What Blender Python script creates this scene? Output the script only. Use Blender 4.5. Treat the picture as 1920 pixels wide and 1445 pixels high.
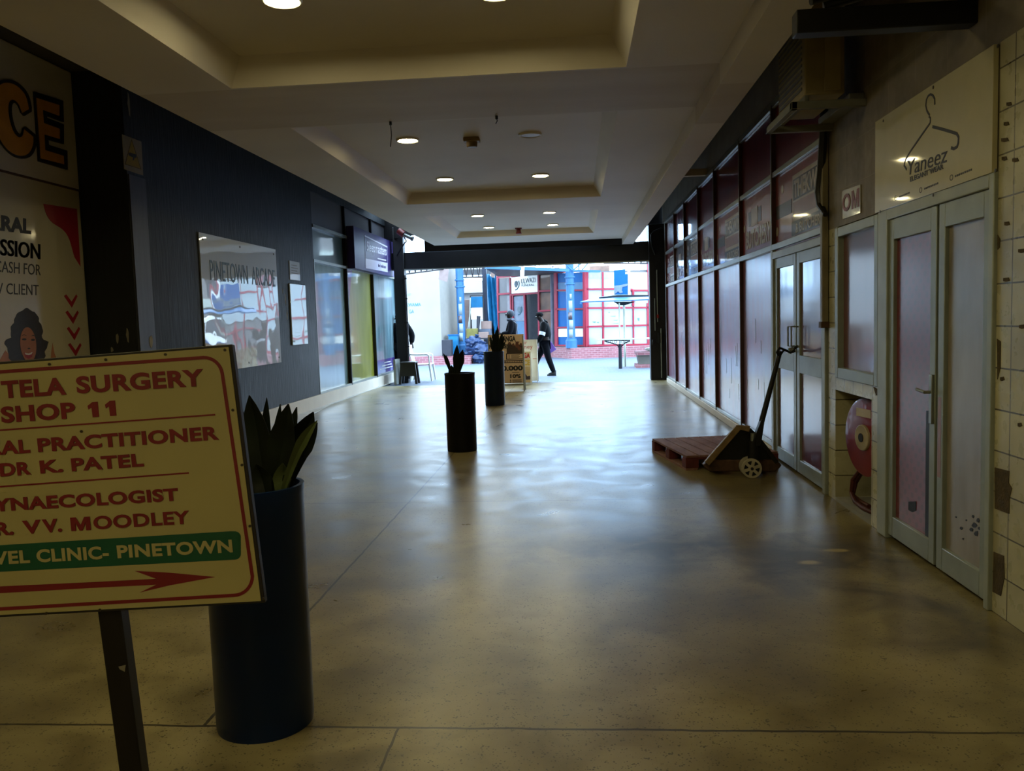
import bpy, bmesh, math, random
from mathutils import Vector, Matrix, noise
random.seed(7)
for o in list(bpy.data.objects): bpy.data.objects.remove(o, do_unlink=True)
SC = bpy.context.scene
COL = SC.collection

# ------------------------------------------------------------------ camera
FPX, IW, IH, CAMZ = 1550.0, 1920, 1445, 1.5
RX = Vector((0.99645808, 0.07820856, -0.03089844))
RD = Vector((0.02453205, 0.0810933, 0.99640456))
RF = Vector((-0.08043303, 0.99363338, -0.07888746))
cam_d = bpy.data.cameras.new('camera'); cam = bpy.data.objects.new('camera', cam_d); COL.objects.link(cam)
cam_d.sensor_fit = 'HORIZONTAL'; cam_d.sensor_width = 36.0; cam_d.lens = 36.0*FPX/IW
cam_d.clip_start = 0.05; cam_d.clip_end = 500
CAMP = Vector((0, 0, CAMZ))
cam.matrix_world = Matrix(((RX.x, RD.x, -RF.x, 0), (RX.y, RD.y, -RF.y, 0), (RX.z, RD.z, -RF.z, CAMZ), (0, 0, 0, 1)))
SC.camera = cam

# ------------------------------------------------------------------ world and exposure
W = bpy.data.worlds.new('overcast_sky'); SC.world = W; W.use_nodes = True
wn = W.node_tree.nodes; wl = W.node_tree.links
bg = wn['Background']
wtc = wn.new('ShaderNodeTexCoord'); wno = wn.new('ShaderNodeTexNoise'); wno.inputs['Scale'].default_value = 2.2; wno.inputs['Detail'].default_value = 4
wcr = wn.new('ShaderNodeValToRGB')
wcr.color_ramp.elements[0].position = 0.38; wcr.color_ramp.elements[0].color = (0.42, 0.68, 1.0, 1)
wcr.color_ramp.elements[1].position = 0.62; wcr.color_ramp.elements[1].color = (0.68, 0.85, 1.0, 1)
wl.new(wtc.outputs['Generated'], wno.inputs['Vector']); wl.new(wno.outputs['Fac'], wcr.inputs['Fac']); wl.new(wcr.outputs['Color'], bg.inputs['Color'])
bg.inputs['Strength'].default_value = 11.0
SC.view_settings.view_transform = 'Standard'; SC.view_settings.look = 'None'
SC.view_settings.gamma = 1.0; SC.view_settings.use_curve_mapping = False
SC.view_settings.exposure = 0.3
LAMP = 112.0      # emission of the ceiling downlights

# ------------------------------------------------------------------ pixel -> point helpers
def ray(x, y):
    return (RX*((x-IW/2)/FPX) - RD*((y-IH/2)/FPX) + RF)
def onZ(x, y, z=0.0):
    d = ray(x, y); return CAMP + d*((z-CAMZ)/d.z)
def onX(x, y, X):
    d = ray(x, y); return CAMP + d*(X/d.x)
def onY(x, y, Y):
    d = ray(x, y); return CAMP + d*(Y/d.y)
def onP(x, y, P, n):
    d = ray(x, y); return CAMP + d*((P-CAMP).dot(n)/d.dot(n))
def z4(x, y): return (740+x*260/1391, 470+y*270/1445)
def z5(x, y): return (900+x*360/1920, 480+y*260/1387)

# ------------------------------------------------------------------ materials
def lin(h):
    h = h.lstrip('#'); r = []
    for i in (0, 2, 4):
        c = int(h[i:i+2], 16)/255.0
        r.append(c/12.92 if c <= 0.04045 else ((c+0.055)/1.055)**2.4)
    return (r[0], r[1], r[2], 1)
def mat(name, col, rough=0.6, metal=0.0, var=0.15, scale=6.0, stretch=(1, 1, 1), bump=0.0, bscale=None, coat=0.0, coat_rough=0.05, coat_ior=1.5, ior=1.5, col2=None, detail=5, spec=0.5):
    m = bpy.data.materials.new(name); m.use_nodes = True
    nt = m.node_tree; N = nt.nodes; L = nt.links; b = N['Principled BSDF']
    c = lin(col) if isinstance(col, str) else (*col, 1)
    tc = N.new('ShaderNodeTexCoord'); mp = N.new('ShaderNodeMapping'); mp.inputs['Scale'].default_value = stretch
    L.new(tc.outputs['Object'], mp.inputs['Vector'])
    no = N.new('ShaderNodeTexNoise'); no.inputs['Scale'].default_value = scale; no.inputs['Detail'].default_value = detail
    L.new(mp.outputs['Vector'], no.inputs['Vector'])
    cr = N.new('ShaderNodeValToRGB'); cr.color_ramp.elements[0].position = 0.3; cr.color_ramp.elements[1].position = 0.7
    if col2: c2 = lin(col2) if isinstance(col2, str) else (*col2, 1); lo = c
    else: lo = tuple(v*(1-var) for v in c[:3])+(1,); c2 = tuple(min(1, v*(1+var)) for v in c[:3])+(1,)
    cr.color_ramp.elements[0].color = lo; cr.color_ramp.elements[1].color = c2
    L.new(no.outputs['Fac'], cr.inputs['Fac']); L.new(cr.outputs['Color'], b.inputs['Base Color'])
    b.inputs['Roughness'].default_value = rough; b.inputs['Metallic'].default_value = metal; b.inputs['IOR'].default_value = ior
    b.inputs['Specular IOR Level'].default_value = spec; b.inputs['Coat Weight'].default_value = coat; b.inputs['Coat Roughness'].default_value = coat_rough; b.inputs['Coat IOR'].default_value = coat_ior
    if bump:
        n2 = N.new('ShaderNodeTexNoise'); n2.inputs['Scale'].default_value = bscale or scale*4; n2.inputs['Detail'].default_value = 4
        L.new(mp.outputs['Vector'], n2.inputs['Vector'])
        bp = N.new('ShaderNodeBump'); bp.inputs['Strength'].default_value = bump; bp.inputs['Distance'].default_value = 0.02
        L.new(n2.outputs['Fac'], bp.inputs['Height']); L.new(bp.outputs['Normal'], b.inputs['Normal'])
        if coat: L.new(bp.outputs['Normal'], b.inputs['Coat Normal'])
    return m
def emit(name, col, s):
    m = bpy.data.materials.new(name); m.use_nodes = True; b = m.node_tree.nodes['Principled BSDF']
    b.inputs['Base Color'].default_value = (0.8, 0.8, 0.8, 1); b.inputs['Emission Color'].default_value = (*col, 1); b.inputs['Emission Strength'].default_value = s
    return m
class G:      # tiny node-graph helper for the bespoke materials
    def __init__(s, name):
        s.m = bpy.data.materials.new(name); s.m.use_nodes = True; s.N = s.m.node_tree.nodes; s.L = s.m.node_tree.links; s.b = s.N['Principled BSDF']
        tc = s.N.new('ShaderNodeTexCoord'); s.co = tc.outputs['Object']
        sx = s.N.new('ShaderNodeSeparateXYZ'); s.L.new(s.co, sx.inputs[0]); s.x, s.y, s.z = sx.outputs
    def _in(s, sock, v):
        if hasattr(v, 'is_output') or hasattr(v, 'links'): s.L.new(v, sock)
        else: sock.default_value = v
    def math(s, op, a, b=0.0, c=0.0):
        n = s.N.new('ShaderNodeMath'); n.operation = op
        for i, v in enumerate((a, b, c)): s._in(n.inputs[i], v)
        return n.outputs[0]
    def vec(s, x, y, z=0.0):
        n = s.N.new('ShaderNodeCombineXYZ')
        for i, v in enumerate((x, y, z)): s._in(n.inputs[i], v)
        return n.outputs[0]
    def noise(s, scale, detail=4, v=None, dist=0.0):
        n = s.N.new('ShaderNodeTexNoise'); s.L.new(v or s.co, n.inputs['Vector']); n.inputs['Scale'].default_value = scale; n.inputs['Detail'].default_value = detail; n.inputs['Distortion'].default_value = dist
        return n.outputs['Fac']
    def ramp(s, f, stops):
        n = s.N.new('ShaderNodeValToRGB'); e = n.color_ramp.elements
        while len(e) < len(stops): e.new(0.5)
        for i, (p, c) in enumerate(stops):
            e[i].position = p; e[i].color = lin(c) if isinstance(c, str) else ((c, c, c, 1) if isinstance(c, (int, float)) else (*c, 1))
        s.L.new(f, n.inputs['Fac']); return n.outputs['Color']
    def mix(s, f, a, b, mode='MIX'):
        n = s.N.new('ShaderNodeMix'); n.data_type = 'RGBA'; n.blend_type = mode
        s._in(n.inputs[0], f)
        for sock, v in ((n.inputs[6], a), (n.inputs[7], b)):
            if isinstance(v, str): sock.default_value = lin(v)
            elif isinstance(v, tuple): sock.default_value = (*v, 1)
            else: s.L.new(v, sock)
        return n.outputs[2]
    def bump(s, h, strength=0.2, dist=0.01, coat=False):
        n = s.N.new('ShaderNodeBump'); n.inputs['Strength'].default_value = strength; n.inputs['Distance'].default_value = dist
        s.L.new(h, n.inputs['Height']); s.L.new(n.outputs[0], s.b.inputs['Normal'])
        if coat: s.L.new(n.outputs[0], s.b.inputs['Coat Normal'])
    def out(s, col, rough=0.5, **k):
        s._in(s.b.inputs['Base Color'], col) if not isinstance(col, str) else s.b.inputs['Base Color'].__setattr__('default_value', lin(col))
        s._in(s.b.inputs['Roughness'], rough)
        for kk, v in k.items(): s.b.inputs[kk.replace('_', ' ')].default_value = v
        return s.m

# ------------------------------------------------------------------ mesh builder
def frame_of(d):
    d = Vector(d).normalized(); a = Vector((0, 0, 1)) if abs(d.z) < 0.9 else Vector((1, 0, 0))
    u = d.cross(a).normalized(); return u, d.cross(u).normalized(), d
class MB:
    def __init__(s): s.v = []; s.f = []
    def add(s, vs, fs):
        k = len(s.v); s.v += [Vector(p) for p in vs]; s.f += [tuple(i+k for i in f) for f in fs]; return s
    def box(s, x0, x1, y0, y1, z0, z1):
        return s.add([(x0, y0, z0), (x1, y0, z0), (x1, y1, z0), (x0, y1, z0), (x0, y0, z1), (x1, y0, z1), (x1, y1, z1), (x0, y1, z1)],
                     [(0, 3, 2, 1), (4, 5, 6, 7), (0, 1, 5, 4), (1, 2, 6, 5), (2, 3, 7, 6), (3, 0, 4, 7)])
    def obox(s, c, u, v, w, a, b, h):    # oriented box: centre, axes, full sizes
        c = Vector(c); u = Vector(u).normalized()*a/2; v = Vector(v).normalized()*b/2; w = Vector(w).normalized()*h/2
        P = [c+u*i+v*j+w*k for k in (-1, 1) for i, j in ((-1, -1), (1, -1), (1, 1), (-1, 1))]
        return s.add(P, [(0, 3, 2, 1), (4, 5, 6, 7), (0, 1, 5, 4), (1, 2, 6, 5), (2, 3, 7, 6), (3, 0, 4, 7)])
    def bar(s, p, q, a, b, up=(0, 0, 1)):   # rectangular bar between two points
        p = Vector(p); q = Vector(q); d = (q-p); L = d.length; d = d/L; up = Vector(up)
        if abs(d.dot(up)) > 0.95: up = Vector((0, 1, 0)) if abs(d.y) < 0.9 else Vector((1, 0, 0))
        u = d.cross(up).normalized(); w = u.cross(d)
        return s.obox((p+q)/2, u, d, w, a, L, b)
    def cyl(s, p, q, r0, r1=None, n=16, caps=True):
        p = Vector(p); q = Vector(q); r1 = r0 if r1 is None else r1; u, v, d = frame_of(q-p); vs = []
        for c, r in ((p, r0), (q, r1)):
            for i in range(n):
                a = 2*math.pi*i/n; vs.append(c+u*math.cos(a)*r+v*math.sin(a)*r)
        fs = [(i, (i+1) % n, n+(i+1) % n, n+i) for i in range(n)]
        if caps: fs += [tuple(range(n-1, -1, -1)), tuple(range(n, 2*n))]
        return s.add(vs, fs)
    def tube(s, pts, r, n=8, closed=False):
        pts = [Vector(p) for p in pts]; m = len(pts); vs = []; u = None
        for i, p in enumerate(pts):
            a = pts[i-1] if (i > 0 or closed) else p; b = pts[(i+1) % m] if (i < m-1 or closed) else p
            d = (b-a).normalized()
            if u is None: u, w, _ = frame_of(d)
            else:
                u = (u-d*u.dot(d)).normalized(); w = d.cross(u)
            rr = r[i] if isinstance(r, (list, tuple)) else r
            for k in range(n):
                t = 2*math.pi*k/n; vs.append(p+u*math.cos(t)*rr+w*math.sin(t)*rr)
        fs = []
        for i in range(m if closed else m-1):
            j = (i+1) % m
            for k in range(n): fs.append((i*n+k, i*n+(k+1) % n, j*n+(k+1) % n, j*n+k))
        if not closed: fs += [tuple(range(n-1, -1, -1)), tuple(range((m-1)*n, m*n))]
        return s.add(vs, fs)
    def lathe(s, prof, c=(0, 0, 0), n=40, axis=(0, 0, 1)):
        c = Vector(c); u, v, d = frame_of(axis) if tuple(axis) != (0, 0, 1) else (Vector((1, 0, 0)), Vector((0, 1, 0)), Vector((0, 0, 1)))
        vs = []; m = len(prof)
        for r, h in prof:
            for i in range(n):
                a = 2*math.pi*i/n; vs.append(c+d*h+u*math.cos(a)*r+v*math.sin(a)*r)
        fs = []
        for j in range(m-1):
            for i in range(n): fs.append((j*n+i, j*n+(i+1) % n, (j+1)*n+(i+1) % n, (j+1)*n+i))
        if prof[0] != prof[-1]: fs += [tuple(range(n-1, -1, -1)), tuple(range((m-1)*n, m*n))]
        return s.add(vs, fs)
    def prism(s, poly, off):      # planar polygon of 3D points, extruded by a vector
        poly = [Vector(p) for p in poly]; off = Vector(off); n = len(poly)
        vs = poly+[p+off for p in poly]
        return s.add(vs, [tuple(range(n-1, -1, -1)), tuple(range(n, 2*n))]+[(i, (i+1) % n, n+(i+1) % n, n+i) for i in range(n)])
    def stroke(s, pts, nrm, w, t, closed=False):    # flat ribbon of width w and thickness t lying on a plane
        pts = [Vector(p) for p in pts]; nrm = Vector(nrm).normalized(); m = len(pts); L = []; R = []
        for i, p in enumerate(pts):
            a = pts[i-1] if (i > 0 or closed) else p; b = pts[(i+1) % m] if (i < m-1 or closed) else p
            d = (b-a).normalized(); q = d.cross(nrm)*w/2; L.append(p+q); R.append(p-q)
        vs = L+R+[p+nrm*t for p in L]+[p+nrm*t for p in R]; fs = []
        for i in range(m if closed else m-1):
            j = (i+1) % m
            fs += [(i, j, m+j, m+i), (2*m+i, 3*m+i, 3*m+j, 2*m+j), (i, 2*m+i, 2*m+j, j), (m+i, m+j, 3*m+j, 3*m+i)]
        if not closed: fs += [(0, m, 3*m, 2*m), (m-1, 3*m-1, 4*m-1, 2*m-1)]
        return s.add(vs, fs)
    def blob(s, c, r, amp=0.15, seed=0, sub=3, fr=2.0, squash=1.0):
        bm = bmesh.new(); bmesh.ops.create_icosphere(bm, subdivisions=sub, radius=1.0); c = Vector(c)
        vs = []
        for v in bm.verts:
            p = v.co.copy(); k = 1+amp*noise.noise(p*fr+Vector((seed*7.3, seed*1.7, 0)))*1.6
            q = Vector((p.x*r[0], p.y*r[1], p.z*r[2]))*k
            vs.append(c+q)
        fs = [tuple(v.index for v in f.verts) for f in bm.faces]; bm.free(); return s.add(vs, fs)
    def build(s, name, m, parent=None, bevel=0.0, smooth=True, seg=2):
        o0 = Vector(parent['_loc']) if parent is not None and '_loc' in parent else Vector((0, 0, 0))
        if parent is not None and parent.parent is not None: pass
        me = bpy.data.meshes.new(name); me.from_pydata([tuple(p-o0) for p in s.v], [], s.f)
        bm = bmesh.new(); bm.from_mesh(me); bmesh.ops.recalc_face_normals(bm, faces=bm.faces); bm.to_mesh(me); bm.free()
        me.materials.append(m)
        if smooth:
            me.polygons.foreach_set('use_smooth', [True]*len(me.polygons)); me.set_sharp_from_angle(angle=math.radians(35))
        o = bpy.data.objects.new(name, me); COL.objects.link(o)
        if parent is not None: o.parent = parent; o['_loc'] = tuple(o0)
        if bevel:
            b = o.modifiers.new('Bevel', 'BEVEL'); b.width = bevel; b.segments = seg; b.limit_method = 'ANGLE'; b.angle_limit = math.radians(40)
        return o
def tag(o, label=None, cat=None, group=None, kind=None):
    if label: o['label'] = label
    if cat: o['category'] = cat
    if group: o['group'] = group
    if kind: o['kind'] = kind
    return o
def thing(name, loc, label, cat, group=None):
    o = bpy.data.objects.new(name, None); COL.objects.link(o); o.location = loc; o.empty_display_size = 0.1; o['_loc'] = tuple(loc)
    return tag(o, label, cat, group)
def struct(o): o['kind'] = 'structure'; return o
def sempty(name, loc):
    o = bpy.data.objects.new(name, None); COL.objects.link(o); o.location = loc; o['_loc'] = tuple(loc); o['kind'] = 'structure'; return o
def copy_tree(o, parent=None):
    c = o.copy(); COL.objects.link(c)
    if parent is not None: c.parent = parent
    for ch in list(o.children): copy_tree(ch, c)
    return c

def text(s, O, U, V, m, parent, name='lettering', multi=False, bold=0.0, shear=0.0, depth=0.003, spacing=1.0, res=3):
    """lettering fitted to the parallelogram O + [0,1]U + [0,1]V (cap box), facing U x V"""
    cu = bpy.data.curves.new('t', 'FONT'); cu.body = s; cu.size = 1.0; cu.offset = 0.008 if multi else bold; cu.shear = shear; cu.space_character = spacing; cu.resolution_u = res; cu.extrude = 0.02; cu.fill_mode = 'BOTH'
    ob = bpy.data.objects.new('t', cu); COL.objects.link(ob)
    dg = bpy.context.evaluated_depsgraph_get(); me = bpy.data.meshes.new_from_object(ob.evaluated_get(dg))
    bpy.data.objects.remove(ob, do_unlink=True); bpy.data.curves.remove(cu)
    if multi:      # heavy weight without self-crossing outlines: the same glyphs laid three times side by side
        bm = bmesh.new(); bm.from_mesh(me); gs = bm.verts[:]+bm.edges[:]+bm.faces[:]
        for dx in (bold, -bold):
            r_ = bmesh.ops.duplicate(bm, geom=gs); bmesh.ops.translate(bm, vec=(dx, 0, 0), verts=[e for e in r_['geom'] if isinstance(e, bmesh.types.BMVert)])
        bm.to_mesh(me); bm.free()
    xs = [v.co.x for v in me.vertices]; ys = [v.co.y for v in me.vertices]
    x0, x1, y0, y1 = min(xs), max(xs), min(ys), max(ys)
    O = Vector(O); U = Vector(U); V = Vector(V); n = U.cross(V).normalized()
    o0 = Vector(parent['_loc']) if parent is not None and '_loc' in parent else Vector((0, 0, 0))
    for v in me.vertices:
        a = (v.co.x-x0)/(x1-x0); b = (v.co.y-y0)/(y1-y0)
        v.co = O+U*a+V*b+n*(depth if v.co.z > 0 else 0.0002)-o0
    me.materials.clear(); me.materials.append(m); me.name = name
    o = bpy.data.objects.new(name, me); COL.objects.link(o); o.parent = parent
    if parent is not None: o['_loc'] = tuple(o0)
    return o

def letter_m(O, U, V, m, parent, depth=0.0015, w=0.24):
    O = Vector(O); U = Vector(U); V = Vector(V); n = U.cross(V).normalized()
    P = [(0, 0), (w, 0), (w, .58), (.5-w*.32, 0), (.5+w*.32, 0), (1-w, .58), (1-w, 0), (1, 0), (1, 1), (1-w*1.15, 1), (.5, .42), (w*1.15, 1), (0, 1)]
    return MB().prism([O+U*a+V*c for a, c in P], n*depth).build('lettering', m, parent, smooth=False)
# ------------------------------------------------------------------ shared materials
M = {}
M['white_paint'] = mat('white_paint', '#cfc6b6', 0.55, var=0.07, scale=2.0, bump=0.05)
M['dark_steel'] = mat('dark_steel', '#1b1a1c', 0.5, 0.3, var=0.3)
M['black_plastic'] = mat('black_plastic', '#0d0d0f', 0.4)
M['aluminium'] = mat('aluminium', '#8f938c', 0.38, 0.55, var=0.12, scale=5)
M['grey_paint'] = mat('grey_paint', '#9aa095', 0.42, 0.1, var=0.12, scale=5)
M['mullion_brown'] = mat('mullion_brown', '#4a2e2a', 0.5, var=0.35, scale=9)
M['white_board'] = mat('white_board', '#d9d6cc', 0.35, var=0.04, coat=1.0, coat_rough=0.06, coat_ior=1.6)
M['black_ink'] = mat('black_ink', '#121112', 0.5, var=0.1)
M['red_ink'] = mat('red_ink', '#a51d1d', 0.5, var=0.1)
M['white_ink'] = mat('white_ink', '#d8d6d0', 0.5, var=0.05)
M['white_plastic'] = mat('white_plastic', '#d9d9d6', 0.4, var=0.05)
M['screw'] = mat('screw', '#4b4335', 0.4, 0.7)

g = G('terrazzo_floor')
n1 = g.noise(0.9, 6); n2 = g.noise(3.1, 6, dist=0.6); n3 = g.noise(95, 2)
base = g.ramp(n1, [(0.30, '#796e4e'), (0.52, '#8c8059'), (0.72, '#9a8d66')])
dirt = g.ramp(g.math('MULTIPLY', n1, n2), [(0.14, '#8a7c66'), (0.32, '#ffffff')])
base = g.mix(0.55, base, dirt, 'MULTIPLY')
vor = g.N.new('ShaderNodeTexVoronoi'); vor.inputs['Scale'].default_value = 85; g.L.new(g.co, vor.inputs['Vector'])
spk = g.math('LESS_THAN', vor.outputs['Distance'], g.math('MULTIPLY', g.math('SUBTRACT', g.noise(31, 2), 0.32), 1.1))
base = g.mix(g.math('MULTIPLY', spk, 0.75), base, '#33291c')
def ell(cx, cy, rx, ry, amp=0.9):
    dx = g.math('DIVIDE', g.math('SUBTRACT', g.x, cx), rx); dy = g.math('DIVIDE', g.math('SUBTRACT', g.y, cy), ry)
    d = g.math('SQRT', g.math('ADD', g.math('MULTIPLY', dx, dx), g.math('MULTIPLY', dy, dy)))
    d = g.math('ADD', d, g.math('MULTIPLY', g.math('SUBTRACT', n2, 0.5), 2.2))
    return g.math('MULTIPLY', g.math('SMOOTH_MAX', g.math('SUBTRACT', 1.0, d), 0.0, 0.3), amp)
st = g.math('MAXIMUM', ell(1.45, 5.0, 0.75, 0.75, 1.0), ell(0.5, 5.35, 1.1, 0.5, 0.8))
st = g.math('MAXIMUM', st, ell(1.75, 3.9, 0.4, 0.9, 0.6)); st = g.math('MAXIMUM', st, ell(-1.2, 2.6, 0.9, 0.4, 0.35))
st = g.math('MINIMUM', st, 0.8)
base = g.mix(st, base, '#3a3226')
pale = g.math('MINIMUM', g.math('MAXIMUM', ell(1.36, 4.97, 0.08, 0.05, 2.0), ell(1.56, 5.22, 0.1, 0.04, 2.0)), 0.8)
base = g.mix(pale, base, '#b3a06a')
wob = g.math('MULTIPLY', g.math('SUBTRACT', g.noise(7, 3), 0.5), 0.02)
def seam(ax, at, w, gate=None):
    s_ = g.math('LESS_THAN', g.math('ABSOLUTE', g.math('ADD', g.math('SUBTRACT', ax, at), wob)), w)
    return s_ if gate is None else g.math('MULTIPLY', s_, gate)
sm = g.math('MAXIMUM', seam(g.y, 2.925, 0.007), seam(g.y, 6.76, 0.005))
sm = g.math('MAXIMUM', sm, seam(g.x, -1.45, 0.007, g.math('GREATER_THAN', g.y, 2.93)))
sm = g.math('MAXIMUM', sm, seam(g.x, -0.70, 0.005, g.math('LESS_THAN', g.y, 2.93)))
sm = g.math('MAXIMUM', sm, seam(g.y, 10.9, 0.005)); sm = g.math('MAXIMUM', sm, seam(g.y, 15.1, 0.005))
base = g.mix(g.math('MULTIPLY', sm, 0.85), base, '#1d1811')
rg = g.ramp(n2, [(0.3, 0.27), (0.75, 0.38)])
rg = g.math('ADD', rg, g.math('MULTIPLY', st, 0.12))
hh = g.math('ADD', g.math('MULTIPLY', g.noise(5, 4), 0.5), g.math('MULTIPLY', sm, -0.6))
g.bump(hh, 0.03, 0.008)
M['floor'] = g.out(base, rg, IOR=1.5)

g = G('ceiling_paint')
n1 = g.noise(0.8, 5); v = g.vec(g.math('MULTIPLY', g.x, 0.25), g.y, g.z); n2 = g.noise(3.0, 5, v)
c = g.ramp(n1, [(0.3, '#cfc6ba'), (0.7, '#dcd4c9')])
band = g.math('LESS_THAN', g.math('ABSOLUTE', g.math('SUBTRACT', g.y, 6.85)), 0.62)
c = g.mix(g.math('MULTIPLY', band, g.math('MULTIPLY', n2, 0.9)), c, '#b5a592')
g.bump(g.noise(30, 3), 0.06, 0.01)
M['ceiling'] = g.out(c, 0.6)

g = G('dark_textured_wall')
v = g.vec(g.x, g.math('MULTIPLY', g.y, 1.0), g.math('MULTIPLY', g.z, 0.10)); n = g.noise(26, 5, v); n2 = g.noise(1.2, 3)
c = g.ramp(n, [(0.3, '#0b0e10'), (0.75, '#24292c')]); c = g.mix(g.math('MULTIPLY', n2, 0.5), c, '#13171c')
g.bump(n, 0.35, 0.015)
M['dark_wall'] = g.out(c, g.ramp(n, [(0.3, 0.55), (0.7, 0.72)]))

def tile_mat(name, c1, c2, mortar, w, h, ms=0.006, rough=0.25, dirt='#6d6246', swap='yz', dirt_f=0.5):
    g = G(name)
    v = g.vec(g.y if swap == 'yz' else g.x, g.z if swap != 'xy' else g.y)
    b = g.N.new('ShaderNodeTexBrick'); g.L.new(v, b.inputs['Vector']); b.offset = 0.0 if name.startswith('tile') else 0.5
    b.inputs['Scale'].default_value = 1.0; b.inputs['Brick Width'].default_value = w; b.inputs['Row Height'].default_value = h; b.inputs['Mortar Size'].default_value = ms; b.inputs['Mortar Smooth'].default_value = 0.1
    b.inputs['Color1'].default_value = lin(c1); b.inputs['Color2'].default_value = lin(c2); b.inputs['Mortar'].default_value = lin(mortar)
    n = g.noise(2.5, 5); n2 = g.noise(14, 4)
    c = g.mix(g.math('MULTIPLY', g.ramp(n, [(0.4, 0.0), (0.75, 1.0)]), dirt_f), b.outputs['Color'], dirt)
    hgt = g.math('SUBTRACT', 1.0, b.outputs['Fac']); g.bump(hgt, 0.5, 0.004)
    return g.out(c, g.ramp(n2, [(0.3, rough), (0.7, rough+0.2)]))
M['tile'] = tile_mat('tile_cream', '#c4c09e', '#b7b292', '#4a4333', 0.2, 0.2, 0.004, 0.22)
M['upper_tile'] = tile_mat('tile_upper_grey', '#867b68', '#7b705e', '#8d826e', 0.42, 0.3, 0.004, 0.5, '#5a5040', dirt_f=0.9)
M['brick_pink'] = tile_mat('brick_pink', '#7d4a50', '#6f4046', '#8a686c', 0.22, 0.075, 0.01, 0.7, '#653c42', swap='xz')
M['paving'] = tile_mat('brick_paving', '#505b6b', '#4a5563', '#3f4855', 0.22, 0.11, 0.006, 0.6, '#454e5b', swap='xy', dirt_f=0.6)
def film(name, c1, c2, rough=0.35, sc=6, streak=0.15, coat_rough=0.08, coat_ior=1.5, rep=0.0):
    g = G(name)
    v = g.vec(g.x, g.y, g.math('MULTIPLY', g.z, streak)); n = g.noise(sc, 5, v)
    c = g.ramp(n, [(0.35, c1), (0.7, c2)])
    if rep:
        w = g.math('SINE', g.math('MULTIPLY', g.z, 75.0)); w2 = g.math('SINE', g.math('ADD', g.math('MULTIPLY', g.y, 60.0), g.math('MULTIPLY', g.z, 12.0)))
        k = g.math('GREATER_THAN', g.math('MULTIPLY', w, w2), 0.35); c = g.mix(g.math('MULTIPLY', k, rep), c, '#2a0d14')
    g.bump(g.noise(1.7, 2), 0.04, 0.05, True)
    return g.out(c, rough, Coat_Weight=1.0, Coat_Roughness=coat_rough, Coat_IOR=coat_ior)
M['maroon_film'] = film('maroon_film', '#842a36', '#973542', coat_rough=0.05)
M['maroon_dark'] = film('maroon_film_dark', '#772834', '#84303d', coat_rough=0.05)
M['faded_film'] = film('faded_poster_film', '#93283a', '#8c80a4', 0.35, 3.0, 0.25, 0.17, 1.3)
M['red_curtain_film'] = film('red_film_printed', '#701d2b', '#7f2534', 0.4, 5, 0.3, 0.2, 1.35, 0.3)
M['door_film'] = film('maroon_door_film', '#5c1c22', '#6a232b', 0.4, 5, 0.3, 0.11, 1.75)
M['milky_film'] = film('milky_film', '#7c7264', '#9a9082', 0.4, 5, 0.3, 0.25, 1.4)
M['grey_film'] = film('grey_poster_film', '#4a4240', '#5b504c', 0.4, 5, 0.3, 0.06)
M['pale_film'] = film('pale_mint_film', '#5d7572', '#6f8884', 0.35, 4, 0.3, 0.05, 1.75)
M['yellow_film'] = film('yellow_film', '#808020', '#93923a', 0.35, 4, 0.3, 0.06, 1.7)
M['blue_film'] = film('pale_blue_film', '#47676f', '#7d949a', 0.35, 5, 0.15, 0.05, 1.7)
M['teal_film'] = film('teal_glass_film', '#4b5e5c', '#566a67', 0.35, 4, 0.3, 0.06, 1.6)
M['grey_fascia'] = mat('grey_fascia', '#4c4a4c', 0.5, var=0.1, scale=2)

# ================================================================== SETTING
XR, XL, YE = 2.0, -4.8, 19.5
struct(MB().box(-6.0, 3.0, -7, 19.55, -0.12, 0).build('floor', M['floor'], smooth=False))
struct(MB().box(-60, 60, 19.55, 120, -0.14, -0.015).build('plaza_ground', M['paving'], smooth=False))
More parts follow.
